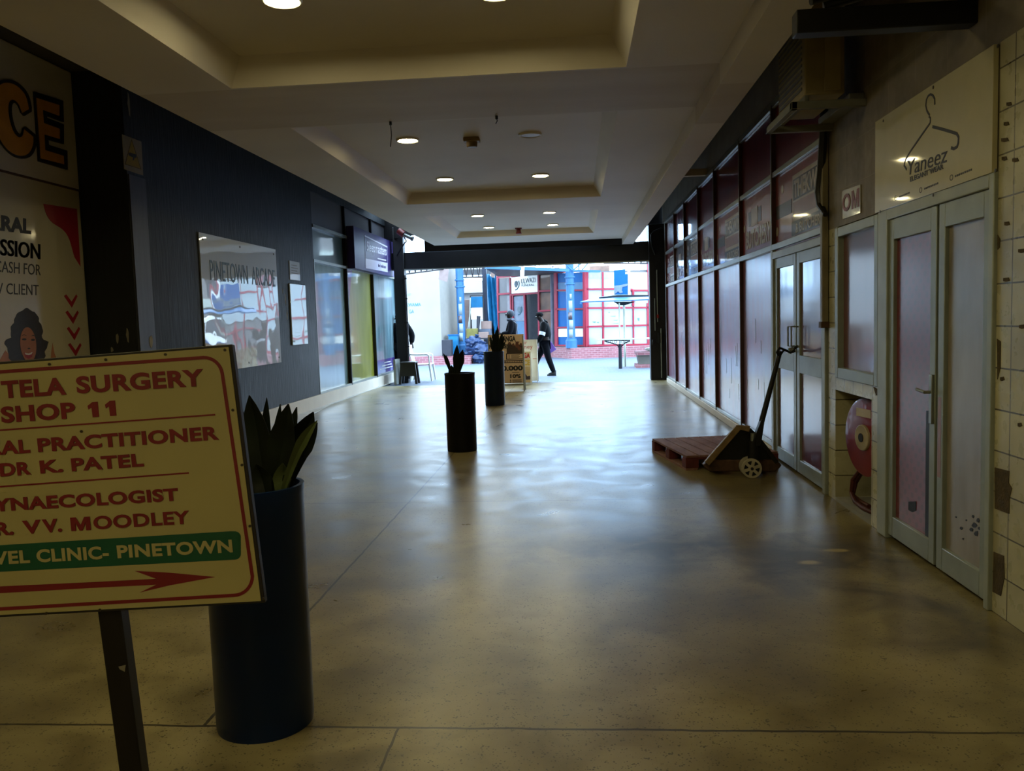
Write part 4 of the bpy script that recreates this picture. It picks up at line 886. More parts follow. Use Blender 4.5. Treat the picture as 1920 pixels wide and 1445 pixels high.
b.build('printed_features', hair, t, smooth=False)
MB().prism([q5(x, y, Xp+.004) for x, y in [(180, 1285), (215, 1292), (248, 1280), (240, 1320), (215, 1335), (190, 1322)]], nX*0.001).build('printed_mouth', red, t, smooth=False)
MB().prism([q5(x, y, Xp+.005) for x, y in [(185, 1288), (215, 1294), (245, 1283), (238, 1300), (215, 1306), (192, 1302)]], nX*0.001).build('printed_teeth', M['white_ink'], t, smooth=False)
# CCTV warning
qc = lambda x, y, X=XL+0.012: onX(x*320/1284, 40+y*360/1445, X)
t = thing('warning_sign', qc(990, 1000), 'small white sign with yellow triangle showing a surveillance camera on the dark wall', 'sign')
MB().prism([qc(915, 850), qc(1060, 905), qc(1074, 1160), qc(932, 1112)], (0.006, 0, 0)).build('sign_plate', mat('plate_offwhite', '#a49c86', 0.3, var=0.05, coat=1, coat_ior=1.6), t)
yel = mat('warning_yellow', '#a48a1e', 0.4, var=0.06)
MB().prism([qc(990, 885, XL+.018), qc(1064, 1118, XL+.018), qc(938, 1078, XL+.018)], (0.002, 0, 0)).build('yellow_triangle', yel, t, smooth=False)
MB().stroke([qc(990, 890, XL+.02), qc(1060, 1112, XL+.02), qc(942, 1075, XL+.02)], (1, 0, 0), 0.012, 0.001, True).build('triangle_border', M['black_ink'], t, smooth=False)
MB().prism([qc(x, y, XL+.02) for x, y in [(966, 992), (976, 986), (1024, 1002), (1026, 1028), (1012, 1026), (1006, 1046), (998, 1046), (1000, 1023), (978, 1014), (968, 1006)]], (0.001, 0, 0)).build('camera_symbol', M['black_ink'], t, smooth=False)
# PINETOWN ARCADE board
M['board_gloss'] = None
g = G('board_gloss'); n = g.noise(0.9, 2); g.bump(n, 0.12, 0.12, True)
M['board_gloss'] = g.out('#aeb0ae', 0.4, Coat_Weight=1.0, Coat_Roughness=0.02, Coat_IOR=2.3)
t = thing('notice_board', (XL, 11.6, 0.93), 'large glossy white PINETOWN ARCADE board screwed to the dark wall', 'notice board')
MB().box(XL+0.004, XL+0.02, 10.32, 13.02, 0.935, 2.74).build('board_panel', M['board_gloss'], t)
text('PINETOWN  ARCADE', (XL+.02, 10.58, 2.14), (0, 2.34, 0), (0, 0, 0.27), mat('letter_teal', '#2c4346', 0.5), t, bold=0.0, depth=0.004)
for y, z in [(10.42, 2.66), (11.6, 2.66), (12.92, 2.66), (12.92, 1.02), (11.7, 1.0)]: MB().cyl((XL+.02, y, z), (XL+.025, y, z), 0.016, n=10).build('screw', M['screw'], t)
t = tag(MB().box(XL, XL+0.012, 13.66, 14.17, 2.295, 2.61).build('paper_notice', M['board_gloss']), 'small white paper notice above the tall blank panel on the dark wall', 'notice')
b = MB()
for k in range(4): b.box(XL+.012, XL+.013, 13.74, 14.08-0.05*(k % 2), 2.40+0.045*k, 2.415+0.045*k)
b.build('printed_lines', mat('grey_print', '#77706a', 0.6), t, smooth=False)
tag(MB().box(XL+0.004, XL+0.03, 13.575, 14.37, 1.19, 2.225).build('blank_panel', M['board_gloss'], bevel=0.006), 'tall blank glossy panel on the dark wall right of the arcade board', 'panel')
# Sleepmasters
t = thing('shop_sign', (-4.7, 19.8, 2.73), 'purple mattress shop sign with white lettering on the left shopfront', 'sign')
kx = 4.63/4.8; ya, yb_ = 17.88*kx, 21.86*kx; za, zb = 1.5+(2.73-1.5)*kx, 1.5+(3.65-1.5)*kx
MB().box(-4.795, -4.63, ya, yb_, za, zb).build('sign_box', mat('sign_purple', '#33255f', 0.5, var=0.08, coat=0.1, coat_rough=0.3), t, bevel=0.004)
Z3 = lambda X, Y: onX(560+X*400/1314, 320+Y*440/1445, -4.63)
wl_ = mat('sign_lilac_white', '#d2cde0', 0.45, var=0.04)
MB().stroke([Z3(405, 400), Z3(545, 470), Z3(547, 620), Z3(412, 595)], (1, 0, 0), 0.035, 0.006, True).build('white_outline', wl_, t, smooth=False)
MB().prism([Z3(412, 540), Z3(546, 568), Z3(547, 620), Z3(412, 595)], (0.005, 0, 0)).build('white_band', wl_, t, smooth=False)
O = Z3(418, 512); O.x += .002; text('Sleepmasters', O, Z3(540, 540)-Z3(418, 512), Z3(417, 432)-Z3(418, 512), wl_, t, bold=0.02, depth=0.005)
b = MB()
for (x0, y0, x1, y1, m_) in [(485, 540, 538, 552, 0)]: b.stroke([Z3(x0, y0), Z3(x1, y1)], (1, 0, 0), 0.03, 0.004)
b.build('small_print', wl_, t, smooth=False)
O = Z3(488, 592); O.x += .006; text('the bedroom', O, Z3(535, 602)-Z3(488, 592), Z3(488, 570)-Z3(488, 592), M['purple'], t, depth=0.003)

# ================================================================== A-frame boards
def a_frame(name, x0, x1, y, ztop, label, m, mleg, tilt=0.10, leg=0.18):
    t = thing(name, ((x0+x1)/2, y, 0), label, 'sandwich board', 'sandwich boards near the exit')
    a_ = Vector((x0, y, 0)); U = Vector((x1-x0, 0, 0)); V = Vector((0, tilt, ztop-0.0)); n = U.cross(V).normalized()
    Vh = V.normalized(); H = V.length
    MB().prism([a_+Vh*leg, a_+U+Vh*leg, a_+U+V, a_+V], -n*0.02).build('front_panel', m, t, bevel=0.003)
    back = Vector((0, tilt*2+0.22, 0)); Vb = V-back
    MB().prism([a_+back+Vb*(leg/H), a_+U+back+Vb*(leg/H), a_+U+V, a_+V], n*0.0-Vector((0, -.02, 0))).build('rear_panel', m, t)
    for i, f in enumerate((0.02, 0.98)):
        for k, (base, dr) in enumerate(((a_, V), (a_+back, Vb))):
            p = base+U*f; MB().bar(p, p+dr*0.97, 0.025, 0.02, up=(0, 1, 0)).build('leg', mleg, t)
    MB().bar(a_+U*.02+V*.12+Vector((0, .01, 0)), a_+U*.98+V*.12+Vector((0, .01, 0)), 0.02, 0.03).build('cross_bar', mleg, t)
    def at_(u, v, off=0.0): return a_+U*u+V*v+n*off
    return t, at_, U, V, n
M['board_brown'] = mat('board_tan', '#c9ad92', 0.55, var=0.05, scale=4); M['board_cream'] = mat('board_cream', '#cfc3a4', 0.5, var=0.04)
t, at_, U, V, n = a_frame('sandwich_board', -1.885, -1.13, 17.25, 1.20, 'tan loan board with black print and photo of waving people behind the navy planter', M['board_brown'], M['aluminium'])
def bt(s, u0, u1, v0, v1, m, **k): return text(s, at_(u0, v0, .001), U*(u1-u0), V*(v1-v0), m, t, depth=0.002, **k)
brn = mat('board_dark_brown', '#2b1712', 0.5, var=0.2)
bt('ANGA', 0.40, 0.78, 0.875, 0.975, M['black_ink'], bold=0.05); bt('FINANCES', 0.03, 0.58, 0.755, 0.83, M['black_ink'], bold=0.05)
b = MB()
for k in range(10):
    an = k*math.pi/5; c = at_(0.10, .925, .001); d1_ = U.normalized()*math.cos(an)+V.normalized()*math.sin(an); b.stroke([c+d1_*0.025, c+d1_*0.062], n, 0.012, 0.002)
b.cyl(at_(.10, .925, .001), at_(.10, .925, .003), 0.02, n=12); b.build('sun_emblem', brn, t, smooth=False)
pic = [(0.52, .665), (1.0, .665), (1.0, .76), (0.96, .80), (0.93, .85), (0.86, .80), (0.84, .87), (0.78, .87), (0.76, .80), (0.72, .85), (0.66, .82), (0.63, .87), (0.56, .85), (0.55, .78), (0.52, .75)]
MB().prism([at_(u, v, .0005) for u, v in pic], n*0.0015).build('photo_of_people', brn, t, smooth=False)
sk2 = mat('printed_skin_dark', '#5c2f20', 0.5, var=0.2)
b = MB()
for (u, v, r) in [(0.60, .845, .028), (0.71, .82, .026), (0.82, .80, .045), (0.92, .82, .028), (0.88, .75, .04)]: b.cyl(at_(u, v, .002), at_(u, v, .0035), r, n=14)
for k in range(4): b.stroke([at_(0.82, .81, .002), at_(0.77+0.035*k, .875, .002)], n, 0.016, 0.0015)
b.build('printed_faces', sk2, t, smooth=False)
MB().prism([at_(0.50, .56, .0005), at_(.99, .56, .0005), at_(.99, .67, .0005), at_(.50, .67, .0005)], n*0.0012).build('brown_panel', brn, t, smooth=False)
pn_ = t.children[-1] if False else [c for c in t.children if c.name.startswith('brown_panel')][0]
MB().prism([at_(0.53, .575, .0017), at_(.96, .575, .0017), at_(.96, .655, .0017), at_(.53, .655, .0017)], n*0.001).build('list_panel', M['board_brown'], pn_, smooth=False)
b = MB()
for k in range(4):
    b.stroke([at_(0.57, .588+.018*k, .0027), at_(0.60, .588+.018*k, .0027)], n, 0.012, 0.001); b.stroke([at_(0.64, .588+.018*k, .0027), at_(0.86+0.03*(k % 2), .588+.018*k, .0027)], n, 0.009, 0.001)
b.build('list_lines', brn, t, smooth=False)
MB().prism([at_(0.02, .50, .0005), at_(.99, .50, .0005), at_(.99, .548, .0005), at_(.02, .548, .0005)], n*0.0012).build('brown_strip', brn, t, smooth=False)
b = MB()
for k in range(12): b.stroke([at_(0.40+.048*k, .524, .0017), at_(0.435+.048*k, .524, .0017)], n, 0.02, 0.001)
b.build('strip_print', M['board_brown'], t, smooth=False)
bt('R10.000', 0.10, 0.96, 0.365, 0.455, M['black_ink'], bold=0.05); bt('10%', 0.60, 0.90, 0.235, 0.305, M['black_ink'], bold=0.05)
b = MB(); b.stroke([at_(.66, .335, .001), at_(.86, .335, .001)], n, 0.012, .001)
for k in range(2): b.stroke([at_(.66, .20-.03*k, .001), at_(.92, .20-.03*k, .001)], n, 0.016, .001); b.cyl(at_(.61, .20-.03*k, .001), at_(.61, .20-.03*k, .002), 0.014, n=10)
b.build('small_print', M['black_ink'], t, smooth=False)
t, at_, U, V, n = a_frame('sandwich_board', -1.78, -1.085, 19.05, 0.76, 'cream and yellow board half hidden behind the tan loan board', M['board_cream'], M['white_plastic'], 0.08, 0.05)
yl = mat('board_yellow', '#c9a93a', 0.5, var=0.06)
MB().prism([at_(0, .06, .0005), at_(.98, .06, .0005), at_(.98, .54, .0005), at_(0, .54, .0005)], n*.001).build('tan_field', mat('board_pale_tan', '#bfa777', 0.5), t, smooth=False)
bt('KHANGA', 0.30, 0.97, 0.80, 0.96, mat('board_red', '#b01c1c', 0.5), bold=0.05); bt('FINANCE', 0.2, 0.97, 0.58, 0.75, yl, bold=0.05)
MB().prism([at_(.55, .15, .0015), at_(.96, .15, .0015), at_(.96, .27, .0015), at_(.86, .25, .0015), at_(.8, .33, .0015), at_(.7, .27, .0015), at_(.6, .35, .0015)], n*.001).build('photo_shape', brn, t, smooth=False)
t, at_, U, V, n = a_frame('sandwich_board', -1.62, -0.965, 19.75, 1.02, 'white board with thin red words, rightmost of the three boards by the exit', M['white_board'], M['white_plastic'], 0.07, 0.03)
rr_ = mat('board_thin_red', '#b8473c', 0.5)
bt('your', 0.25, 0.63, 0.865, 0.95, rr_); bt('money', 0.20, 0.83, 0.76, 0.85, rr_)
b = MB(); b.stroke([at_(.82, .55, .001), at_(.96, .55, .001)], n, 0.012, .001); b.build('small_print', rr_, t, smooth=False)

# ================================================================== stool and chair at the exit
t = thing('plastic_stool', (-4.19, 20.2, 0), 'black plastic step stool beside the left exit post', 'stool')
sx0, sx1, sy0, sy1, sh = -4.38, -3.99, 20.05, 20.4, 0.55
MB().box(sx0, sx1, sy0, sy1, sh-0.035, sh).build('seat', M['black_plastic'], t, bevel=0.012)
for sx, ex in ((sx0+.01, -.05), (sx1-.07, .05)):
    for sy, ey in ((sy0+.01, -.03), (sy1-.07, .03)):
        q = [Vector((sx, sy, sh-.03)), Vector((sx+.06, sy, sh-.03)), Vector((sx+.06, sy+.06, sh-.03)), Vector((sx, sy+.06, sh-.03))]; e = Vector((ex, ey, -(sh-.03)))
        MB().add(q+[p+e for p in q], [(0, 1, 2, 3), (7, 6, 5, 4), (0, 4, 5, 1), (1, 5, 6, 2), (2, 6, 7, 3), (3, 7, 4, 0)]).build('leg', M['black_plastic'], t, bevel=0.005)
MB().prism([(sx0+.03, sy0+.012, sh-.03), (sx1-.03, sy0+.012, sh-.03), (sx1, sy0-.008, .20), (sx0, sy0-.008, .20)], (0, 0.012, 0)).build('front_skirt', M['black_plastic'], t)
tag(MB().box(-4.53, -4.47, 20.0, 20.5, 0, 0.62).build('grey_panel_offcut', M['aluminium'], bevel=0.004), 'grey metal offcut leaning between the black stool and left shopfront', 'panel')
t = thing('plastic_chair', (-4.05, 21.2, 0), 'white plastic garden armchair standing outside the left exit post', 'chair')
cw = M['white_plastic']; cx0, cx1, cy0, cy1 = -4.28, -3.78, 20.95, 21.45
MB().prism([(cx0+.03, cy0, .43), (cx1, cy0-.02, .45), (cx1, cy1+.02, .45), (cx0+.03, cy1, .43)], (0, 0, -0.03)).build('seat', cw, t, bevel=0.012)
b = MB()
for k in range(5):
    y = cy0+.04+k*0.105; b.bar((cx0+.03, y, .42), (cx0-.07, y, .90), 0.05, 0.02, up=(1, 0, 0))
b.bar((cx0-.07, cy0, .90), (cx0-.07, cy1, .90), 0.03, 0.07); b.build('backrest', cw, t, bevel=0.008)
for y in (cy0, cy1):
    MB().tube([(cx0-.02, y, .70), (cx0+.1, y, .69), (cx1-.08, y, .69), (cx1-.03, y, .66), (cx1-.02, y, .45)], 0.022, 8).build('armrest', cw, t)
    MB().cyl((cx1-.02, y, .45), (cx1+.03, y+(0.03 if y > 21.2 else -.03), 0), 0.03, 0.022, 8).build('leg', cw, t)
    MB().cyl((cx0+.03, y, .43), (cx0-.04, y, 0), 0.03, 0.022, 8).build('leg', cw, t)

# ================================================================== PEOPLE
def skinned(name, joints, edges, root, m, parent, sub=2):
    keys = list(joints); bm = bmesh.new(); lay = bm.verts.layers.skin.verify(); o0 = Vector(parent['_loc'])
    vs = {}
    for k in keys:
        co, r = joints[k]; v = bm.verts.new(Vector(co)-o0); rr = r if isinstance(r, tuple) else (r, r); v[lay].radius = rr; v[lay].use_root = (k == root); vs[k] = v
    for a, c in edges: bm.edges.new((vs[a], vs[c]))
    me = bpy.data.meshes.new(name); bm.to_mesh(me); bm.free(); ob = bpy.data.objects.new(name, me); COL.objects.link(ob)
    s = ob.modifiers.new('Skin', 'SKIN'); s.use_smooth_shade = True
    u = ob.modifiers.new('Sub', 'SUBSURF'); u.levels = sub; u.render_levels = sub
    dg = bpy.context.evaluated_depsgraph_get(); me2 = bpy.data.meshes.new_from_object(ob.evaluated_get(dg)); ob.modifiers.clear(); ob.data = me2; bpy.data.meshes.remove(me)
    me2.materials.clear(); me2.materials.append(m); me2.polygons.foreach_set('use_smooth', [True]*len(me2.polygons))
    ob.parent = parent; ob['_loc'] = tuple(o0); me2.name = name; return ob
def chain(names): return [(names[i], names[i+1]) for i in range(len(names)-1)]
M['skin_dark'] = mat('skin_dark', '#1a0f0a', 0.6, spec=0.2, var=0.15); M['cloth_black'] = mat('cloth_black', '#050608', 0.9, spec=0.1, var=0.3, scale=20); M['cloth_navy'] = mat('cloth_navy', '#07080e', 0.9, spec=0.1, var=0.3, scale=20)
M['hair_black'] = mat('hair_black', '#040405', 0.9, spec=0.1, var=0.4, scale=60); M['shoe_black'] = mat('shoe_black', '#0b0b0d', 0.5)
def person(label, base, J, parts, face=-1):
    """J: joints in metres relative to base. face -1: looking to -X"""
    B = Vector(base); t = thing('person', base, label, 'person', None)
    P = {k: (B+Vector(c), r) for k, (c, r) in J.items()}
    E_ = chain(['pelvis', 'belly', 'chest', 'neck', 'jaw', 'skull', 'crown'])
    for s in 'ab':
        E_ += chain(['pelvis', 'hip'+s, 'knee'+s, 'ankle'+s, 'toe'+s]) + chain(['chest', 'sh'+s, 'el'+s, 'wr'+s, 'palm'+s])
        pw, pp = P['wr'+s][0], P['palm'+s][0]; d = (pp-pw).normalized(); side = Vector((0, 1, 0)); w = d.cross(side).normalized()
        for f in range(4):
            q = pp+w*(f-1.5)*0.019*0.9; L = (0.062, 0.072, 0.068, 0.052)[f]
            P['f%d%s0' % (f, s)] = (q+d*0.035, .009); P['f%d%s1' % (f, s)] = (q+d*(0.035+L*.55)+side*0.008, .0085); P['f%d%s2' % (f, s)] = (q+d*(0.035+L*.9)+side*0.03, .007)
            E_ += chain(['palm'+s, 'f%d%s0' % (f, s), 'f%d%s1' % (f, s), 'f%d%s2' % (f, s)])
        P['t0'+s] = (pw+(pp-pw)*.5-w*0.035, .011); P['t1'+s] = (pw+(pp-pw)*1.0-w*0.052+side*.01, .009)
        E_ += [('wr'+s, 't0'+s), ('t0'+s, 't1'+s)]
    body = skinned('body', P, E_, 'pelvis', M['skin_dark'], t)
    fx = Vector((face, 0, 0)); sk = P['skull'][0]; jw = P['jaw'][0]; up = (P['crown'][0]-jw).normalized(); fw = (fx-up*fx.dot(up)).normalized(); sd = fw.cross(up)
    r = P['skull'][1]; mid = (sk+jw)/2
    b = MB(); b.blob(mid+fw*(r*0.98)+up*0.0, (.018, .014, .022), 0.05, 1, 2)
    b.build('nose', M['skin_dark'], t)
    for s_ in (-1, 1): MB().blob(mid-fw*0.005+sd*s_*r*0.97, (.022, .010, .032), 0.05, 2, 2).build('ear', M['skin_dark'], t)
    for s_ in (-1, 1): MB().blob(mid+fw*r*0.86+sd*s_*.032+up*.03, (.008, .013, .008), 0, 3, 2).build('eye', M['white_ink'], t)
    MB().blob(mid+fw*r*0.88-up*.05, (.012, .026, .009), 0.05, 4, 2).build('mouth', M['skin_dark'], t)
    def garment(name, ks, es, root, grow, m):
        Q = {k: (P[k][0], (P[k][1] if not isinstance(P[k][1], tuple) else P[k][1][0])+grow) for k in ks}; return skinned(name, Q, es, root, m, t)
    garment('jacket', ['pelvis', 'belly', 'chest', 'sha', 'ela', 'wra', 'shb', 'elb', 'wrb'], chain(['pelvis', 'belly', 'chest'])+chain(['chest', 'sha', 'ela', 'wra'])+chain(['chest', 'shb', 'elb', 'wrb']), 'chest', parts.get('grow', 0.03), parts['jacket'])
    garment('trousers', ['pelvis', 'hipa', 'kneea', 'anklea', 'hipb', 'kneeb', 'ankleb'], chain(['pelvis', 'hipa', 'kneea', 'anklea'])+chain(['pelvis', 'hipb', 'kneeb', 'ankleb']), 'pelvis', 0.022, parts['trousers'])
    for s in 'ab':
        a_, q = P['ankle'+s][0], P['toe'+s][0]; d = (q-a_); d.z = 0; d.normalize(); heel = a_-d*0.055
        zb = B.z
        b = MB(); c = Vector((0, 0, 0)); sidev = Vector((-d.y, d.x, 0)); L = (q-heel); L.z = 0; n = 8; secs = []
        for i in range(n+1):
            tt = i/n; ctr = heel+Vector((L.x, L.y, 0))*tt*1.12; zlow = min(a_.z-0.085, q.z-0.03)*(1-tt)+(q.z-0.03)*tt; hgt = (0.11*(1-tt)**1.2+0.045); wd = 0.036+0.012*math.sin(tt*math.pi)-(0.02 if i in (0, n) else 0)
            zlow = max(zlow, zb+0.001)
            secs.append([ctr+sidev*wd*math.cos(k*math.pi/4)+Vector((0, 0, zlow+hgt/2+hgt/2*math.sin(k*math.pi/4)))-Vector((0, 0, ctr.z)) for k in range(8)])
        vs = [p for s_ in secs for p in s_]; fs = [(i*8+k, i*8+(k+1) % 8, (i+1)*8+(k+1) % 8, (i+1)*8+k) for i in range(n) for k in range(8)]+[tuple(range(7, -1, -1)), tuple(range(n*8, n*8+8))]
        b.add(vs, fs); b.build('shoe', M['shoe_black'], t)
    t_j = [c for c in t.children if c.name.startswith('jacket')][0]
    return t, P, (mid, fw, up, sd, r, t_j)
GZ = -0.015
# walking man with white armband and purple bag
bx, by = -0.74, 21.9
JW = {'pelvis': ((-.12, 0, .93), .125), 'belly': ((-.11, 0, 1.08), .145), 'chest': ((-.12, 0, 1.30), (.17, .16)), 'neck': ((-.19, 0, 1.46), .058), 'jaw': ((-.25, 0, 1.535), .068), 'skull': ((-.265, 0, 1.60), .088), 'crown': ((-.27, 0, 1.655), .072),
      'hipa': ((-.12, -.09, .86), .095), 'kneea': ((-.04, -.10, .48), .066), 'anklea': ((.10, -.10, .095), .046), 'toea': ((-.06, -.10, .045), .036),
      'hipb': ((-.13, .09, .86), .095), 'kneeb': ((-.33, .10, .50), .066), 'ankleb': ((-.47, .10, .11), .046), 'toeb': ((-.63, .10, .085), .036),
      'sha': ((-.12, -.19, 1.38), .068), 'ela': ((-.19, -.24, 1.10), .05), 'wra': ((-.30, -.20, .93), .036), 'palma': ((-.34, -.19, .88), .034),
      'shb': ((-.12, .19, 1.38), .068), 'elb': ((-.02, .24, 1.12), .05), 'wrb': ((-.06, .24, .92), .036), 'palmb': ((-.05, .24, .86), .034)}
t, P, H = person('man in dark clothes with white armband walking left with a purple bag', (bx, by, GZ), JW, {'jacket': M['cloth_black'], 'trousers': M['cloth_navy']})
mid, fw, up, sd, r, jk = H
MB().blob(mid-fw*0.016+up*0.062, (.100, .092, .075), 0.12, 9, 3, 6).build('hair', M['hair_black'], t)
MB().tube([P['chest'][0]+Vector((.04, -.09, .12)), P['neck'][0]+Vector((.075, 0, .0)), P['chest'][0]+Vector((.04, .09, .12))], 0.05, 8).build('hood', M['cloth_black'], jk)
a_, c_ = P['sha'][0], P['ela'][0]; MB().cyl(a_+(c_-a_)*.72, a_+(c_-a_)*1.02, 0.084, 0.08, 20).build('armband', mat('armband_white', '#b9bcc4', 0.6), jk)
pb_ = P['palmb'][0]
tag(MB().prism([(bx-.10, by+.25, .84), (bx+.02, by+.25, .90), (bx+.17, by+.25, .68), (bx-.03, by+.25, .56)], (0, .05, 0)).build('carrier_bag', mat('bag_purple', '#6b4f9a', 0.5, var=0.1)), 'flat purple bag held at the side of the walking man', 'bag')
# second person in a pale hood walking behind the tan board
bx, by = -1.60, 21.3
J2 = {k: (Vector((c[0], c[1], c[2]*1.06)).to_tuple(), rr) for k, (c, rr) in JW.items()}
J2.update({'chest': ((-.09, 0, 1.40), (.14, .13)), 'neck': ((-.11, 0, 1.52), .056), 'jaw': ((-.15, 0, 1.60), .066), 'skull': ((-.14, 0, 1.68), .085), 'crown': ((-.13, 0, 1.74), .07),
           'sha': ((-.07, -.18, 1.45), .062), 'shb': ((-.07, .18, 1.45), .062), 'ela': ((-.12, -.24, 1.18), .05), 'wra': ((-.34, -.22, 1.16), .036), 'palma': ((-.41, -.21, 1.17), .034)})
t, P, H = person('person in a dark jacket with grey beanie walking left behind the tan board', (bx, by, GZ), J2, {'jacket': M['cloth_navy'], 'trousers': M['cloth_black']})
mid, fw, up, sd, r, jk = H
MB().blob(mid-fw*0.035+up*0.05, (.098, .095, .10), 0.05, 5, 3, 3).build('beanie', mat('beanie_grey', '#3f454f', 0.9, var=0.15), t)
MB().tube([P['neck'][0]+Vector((-.06, -.05, 0)), P['neck'][0]+Vector((.02, -.075, .0)), P['neck'][0]+Vector((.07, 0, .0)), P['neck'][0]+Vector((.02, .075, 0)), P['neck'][0]+Vector((-.06, .05, 0))], 0.04, 8, True).build('scarf', mat('scarf_pale', '#4d5361', 0.9), t)
MB().tube([P['sha'][0]+Vector((.0, .04, .07)), P['chest'][0]+Vector((.16, -.1, 0)), P['belly'][0]+Vector((.15, -.12, 0))], 0.014, 6).build('bag_strap', mat('strap_grey', '#6f7482', 0.8), t)
# third person standing mostly behind the left post
bx, by = -4.74, 21.75
J3 = {'pelvis': ((0, 0, .95), .125), 'belly': ((0, 0, 1.10), .125), 'chest': ((0, 0, 1.36), (.17, .12)), 'neck': ((0, 0, 1.53), .058), 'jaw': ((0, 0, 1.60), .068), 'skull': ((.0, 0, 1.68), .086), 'crown': ((.0, 0, 1.74), .07),
      'hipa': ((-.09, 0, .88), .09), 'kneea': ((-.10, 0, .49), .064), 'anklea': ((-.10, 0, .1), .045), 'toea': ((-.10, -.15, .045), .036),
      'hipb': ((.09, 0, .88), .09), 'kneeb': ((.10, 0, .49), .064), 'ankleb': ((.10, 0, .1), .045), 'toeb': ((.10, -.15, .045), .036),
      'sha': ((-.18, 0, 1.45), .066), 'ela': ((-.24, 0, 1.15), .05), 'wra': ((-.24, 0, .92), .036), 'palma': ((-.24, 0, .85), .034),
      'shb': ((.22, -.02, 1.47), .07), 'elb': ((.37, -.04, 1.20), .055), 'wrb': ((.35, -.10, .98), .04), 'palmb': ((.37, -.14, .92), .036)}
t, P, H = person('person in dark sleeves standing behind the left exit post', (bx, by, GZ), J3, {'jacket': M['cloth_black'], 'trousers': M['cloth_black']})
MB().blob(H[0]-H[1]*0.01+H[2]*0.05, (.095, .09, .085), 0.1, 11, 3, 6).build('hair', M['hair_black'], t)

# ================================================================== OUTSIDE: plaza
_mat0 = mat
def mat(name, col, *a, **k):      # outdoor colours dimmed by OUT to hold down the strong sky light
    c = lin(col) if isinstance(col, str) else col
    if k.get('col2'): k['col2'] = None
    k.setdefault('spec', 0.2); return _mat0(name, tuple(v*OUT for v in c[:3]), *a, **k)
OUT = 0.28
M['wall_white'] = mat('plaster_white', '#e2dfda', 0.7, var=0.05, scale=1.5); M['wall_side'] = mat('plaster_white_shaded', '#d5cfc4', 0.7, var=0.05)  # side plaster: the wall's white darkened, side-face shading put into the colour
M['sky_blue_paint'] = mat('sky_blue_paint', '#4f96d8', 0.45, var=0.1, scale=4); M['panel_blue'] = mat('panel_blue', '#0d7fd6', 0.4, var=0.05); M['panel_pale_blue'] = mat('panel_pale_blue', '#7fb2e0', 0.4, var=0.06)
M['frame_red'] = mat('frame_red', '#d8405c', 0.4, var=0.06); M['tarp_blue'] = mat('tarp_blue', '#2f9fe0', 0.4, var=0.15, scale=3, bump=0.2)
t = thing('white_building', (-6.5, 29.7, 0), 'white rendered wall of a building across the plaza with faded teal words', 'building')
MB().box(-14, onY(*z4(455, 500), 29.7).x, 29.7, 31.2, GZ, 3.55).build('wall', M['wall_white'], t, smooth=False)
xs0 = onY(*z4(455, 500), 29.7).x
MB().prism([(xs0, 29.7, GZ), (xs0+.42, 31.2, GZ), (xs0+.42, 31.2, 3.55), (xs0, 29.7, 3.55)], (-.2, .2, 0)).build('side_wall', M['wall_side'], t, smooth=False)
tl = mat('teal_letters', '#5fb6c8', 0.6)
def zt(s, lb, rb, lt, m): 
    O = onY(*z4(*lb), 29.695); U = onY(*z4(*rb), 29.695)-O; V = onY(*z4(*lt), 29.695)-O; text(s, O, U, V, m, t, depth=0.004, bold=0.0)
zt('KWA', (118, 560), (200, 556), (118, 528), tl); O = onY(*z4(204, 556), 29.695); letter_m(O, onY(*z4(236, 554), 29.695)-O, onY(*z4(204, 525), 29.695)-O, tl, t, .004, .14); zt('A', (238, 554), (262, 553), (238, 523), tl); zt('GA', (143, 628), (192, 625), (143, 592), tl); zt('NT', (128, 455), (162, 452), (128, 428), mat('faded_letters', '#c3d6da', 0.6))
tag(MB().prism([(-8.5, 28.95, GZ), (-3.80, 29.0, GZ), (-3.75, 29.68, GZ), (-8.5, 29.68, GZ)], (0, 0, .30)).build('brick_kerb', M['brick_pink'], smooth=False), 'low pinkish brick planter kerb along the foot of the white wall', 'kerb')
def pole(px, Y, r, label, name='lamp_column', ztop=3.9, GZ=GZ):
    x = px[0]; c = onY(*px, Y); t = thing(name, (c.x, Y, GZ), label, 'column')
    MB().cyl((c.x, Y, GZ), (c.x, Y, ztop), r, n=24).build('shaft', M['sky_blue_paint'], t)
    kb = .72 if GZ < 0 else .36; MB().lathe([(r*1.4, 0), (r*1.4, kb-.08), (r*1.2, kb-.04), (r*1.2, kb)], (c.x, Y, GZ), 24).build('base_collar', M['sky_blue_paint'], t)
    for z in (2.75, 3.0): MB().lathe([(r*1.25, z), (r*1.25, z+.05), (r, z+.06), (r, z-.01)], (c.x, Y, 0), 24).build('band', M['sky_blue_paint'], t)
    pw = mat('pole_poster', '#cfe0e6', 0.6, var=0.1)
    for k, (z0, z1, a0, a1) in enumerate([(1.75, 2.15, -2.0, -1.1), (1.45, 1.72, -2.2, -1.2), (1.10, 1.42, -2.0, -1.0), (.78, 1.08, -2.1, -1.15), (2.2, 2.4, -1.7, -1.2)]):
        n = 8; vs = []; 
        for z in (z0, z1):
            for i in range(n+1):
                a = a0+(a1-a0)*i/n; vs.append((c.x+math.cos(a)*(r+.004), Y+math.sin(a)*(r+.004), z))
        b = MB(); b.add(vs, [(i, i+1, n+2+i, n+1+i) for i in range(n)]); o = b.build('pasted_notice', pw if k != 1 else M['poster_grey'], t); sm_ = o.modifiers.new('S', 'SOLIDIFY'); sm_.thickness = 0.003
    return t
pole(z4(660, 500), 30.4, 0.145, 'sky blue steel column with pasted notices, left one near the heaped market goods')
pole(z5(905, 500), 31.15, 0.155, 'sky blue steel column with pasted notices, standing at the corner of the blue panelled shop', GZ=.386)
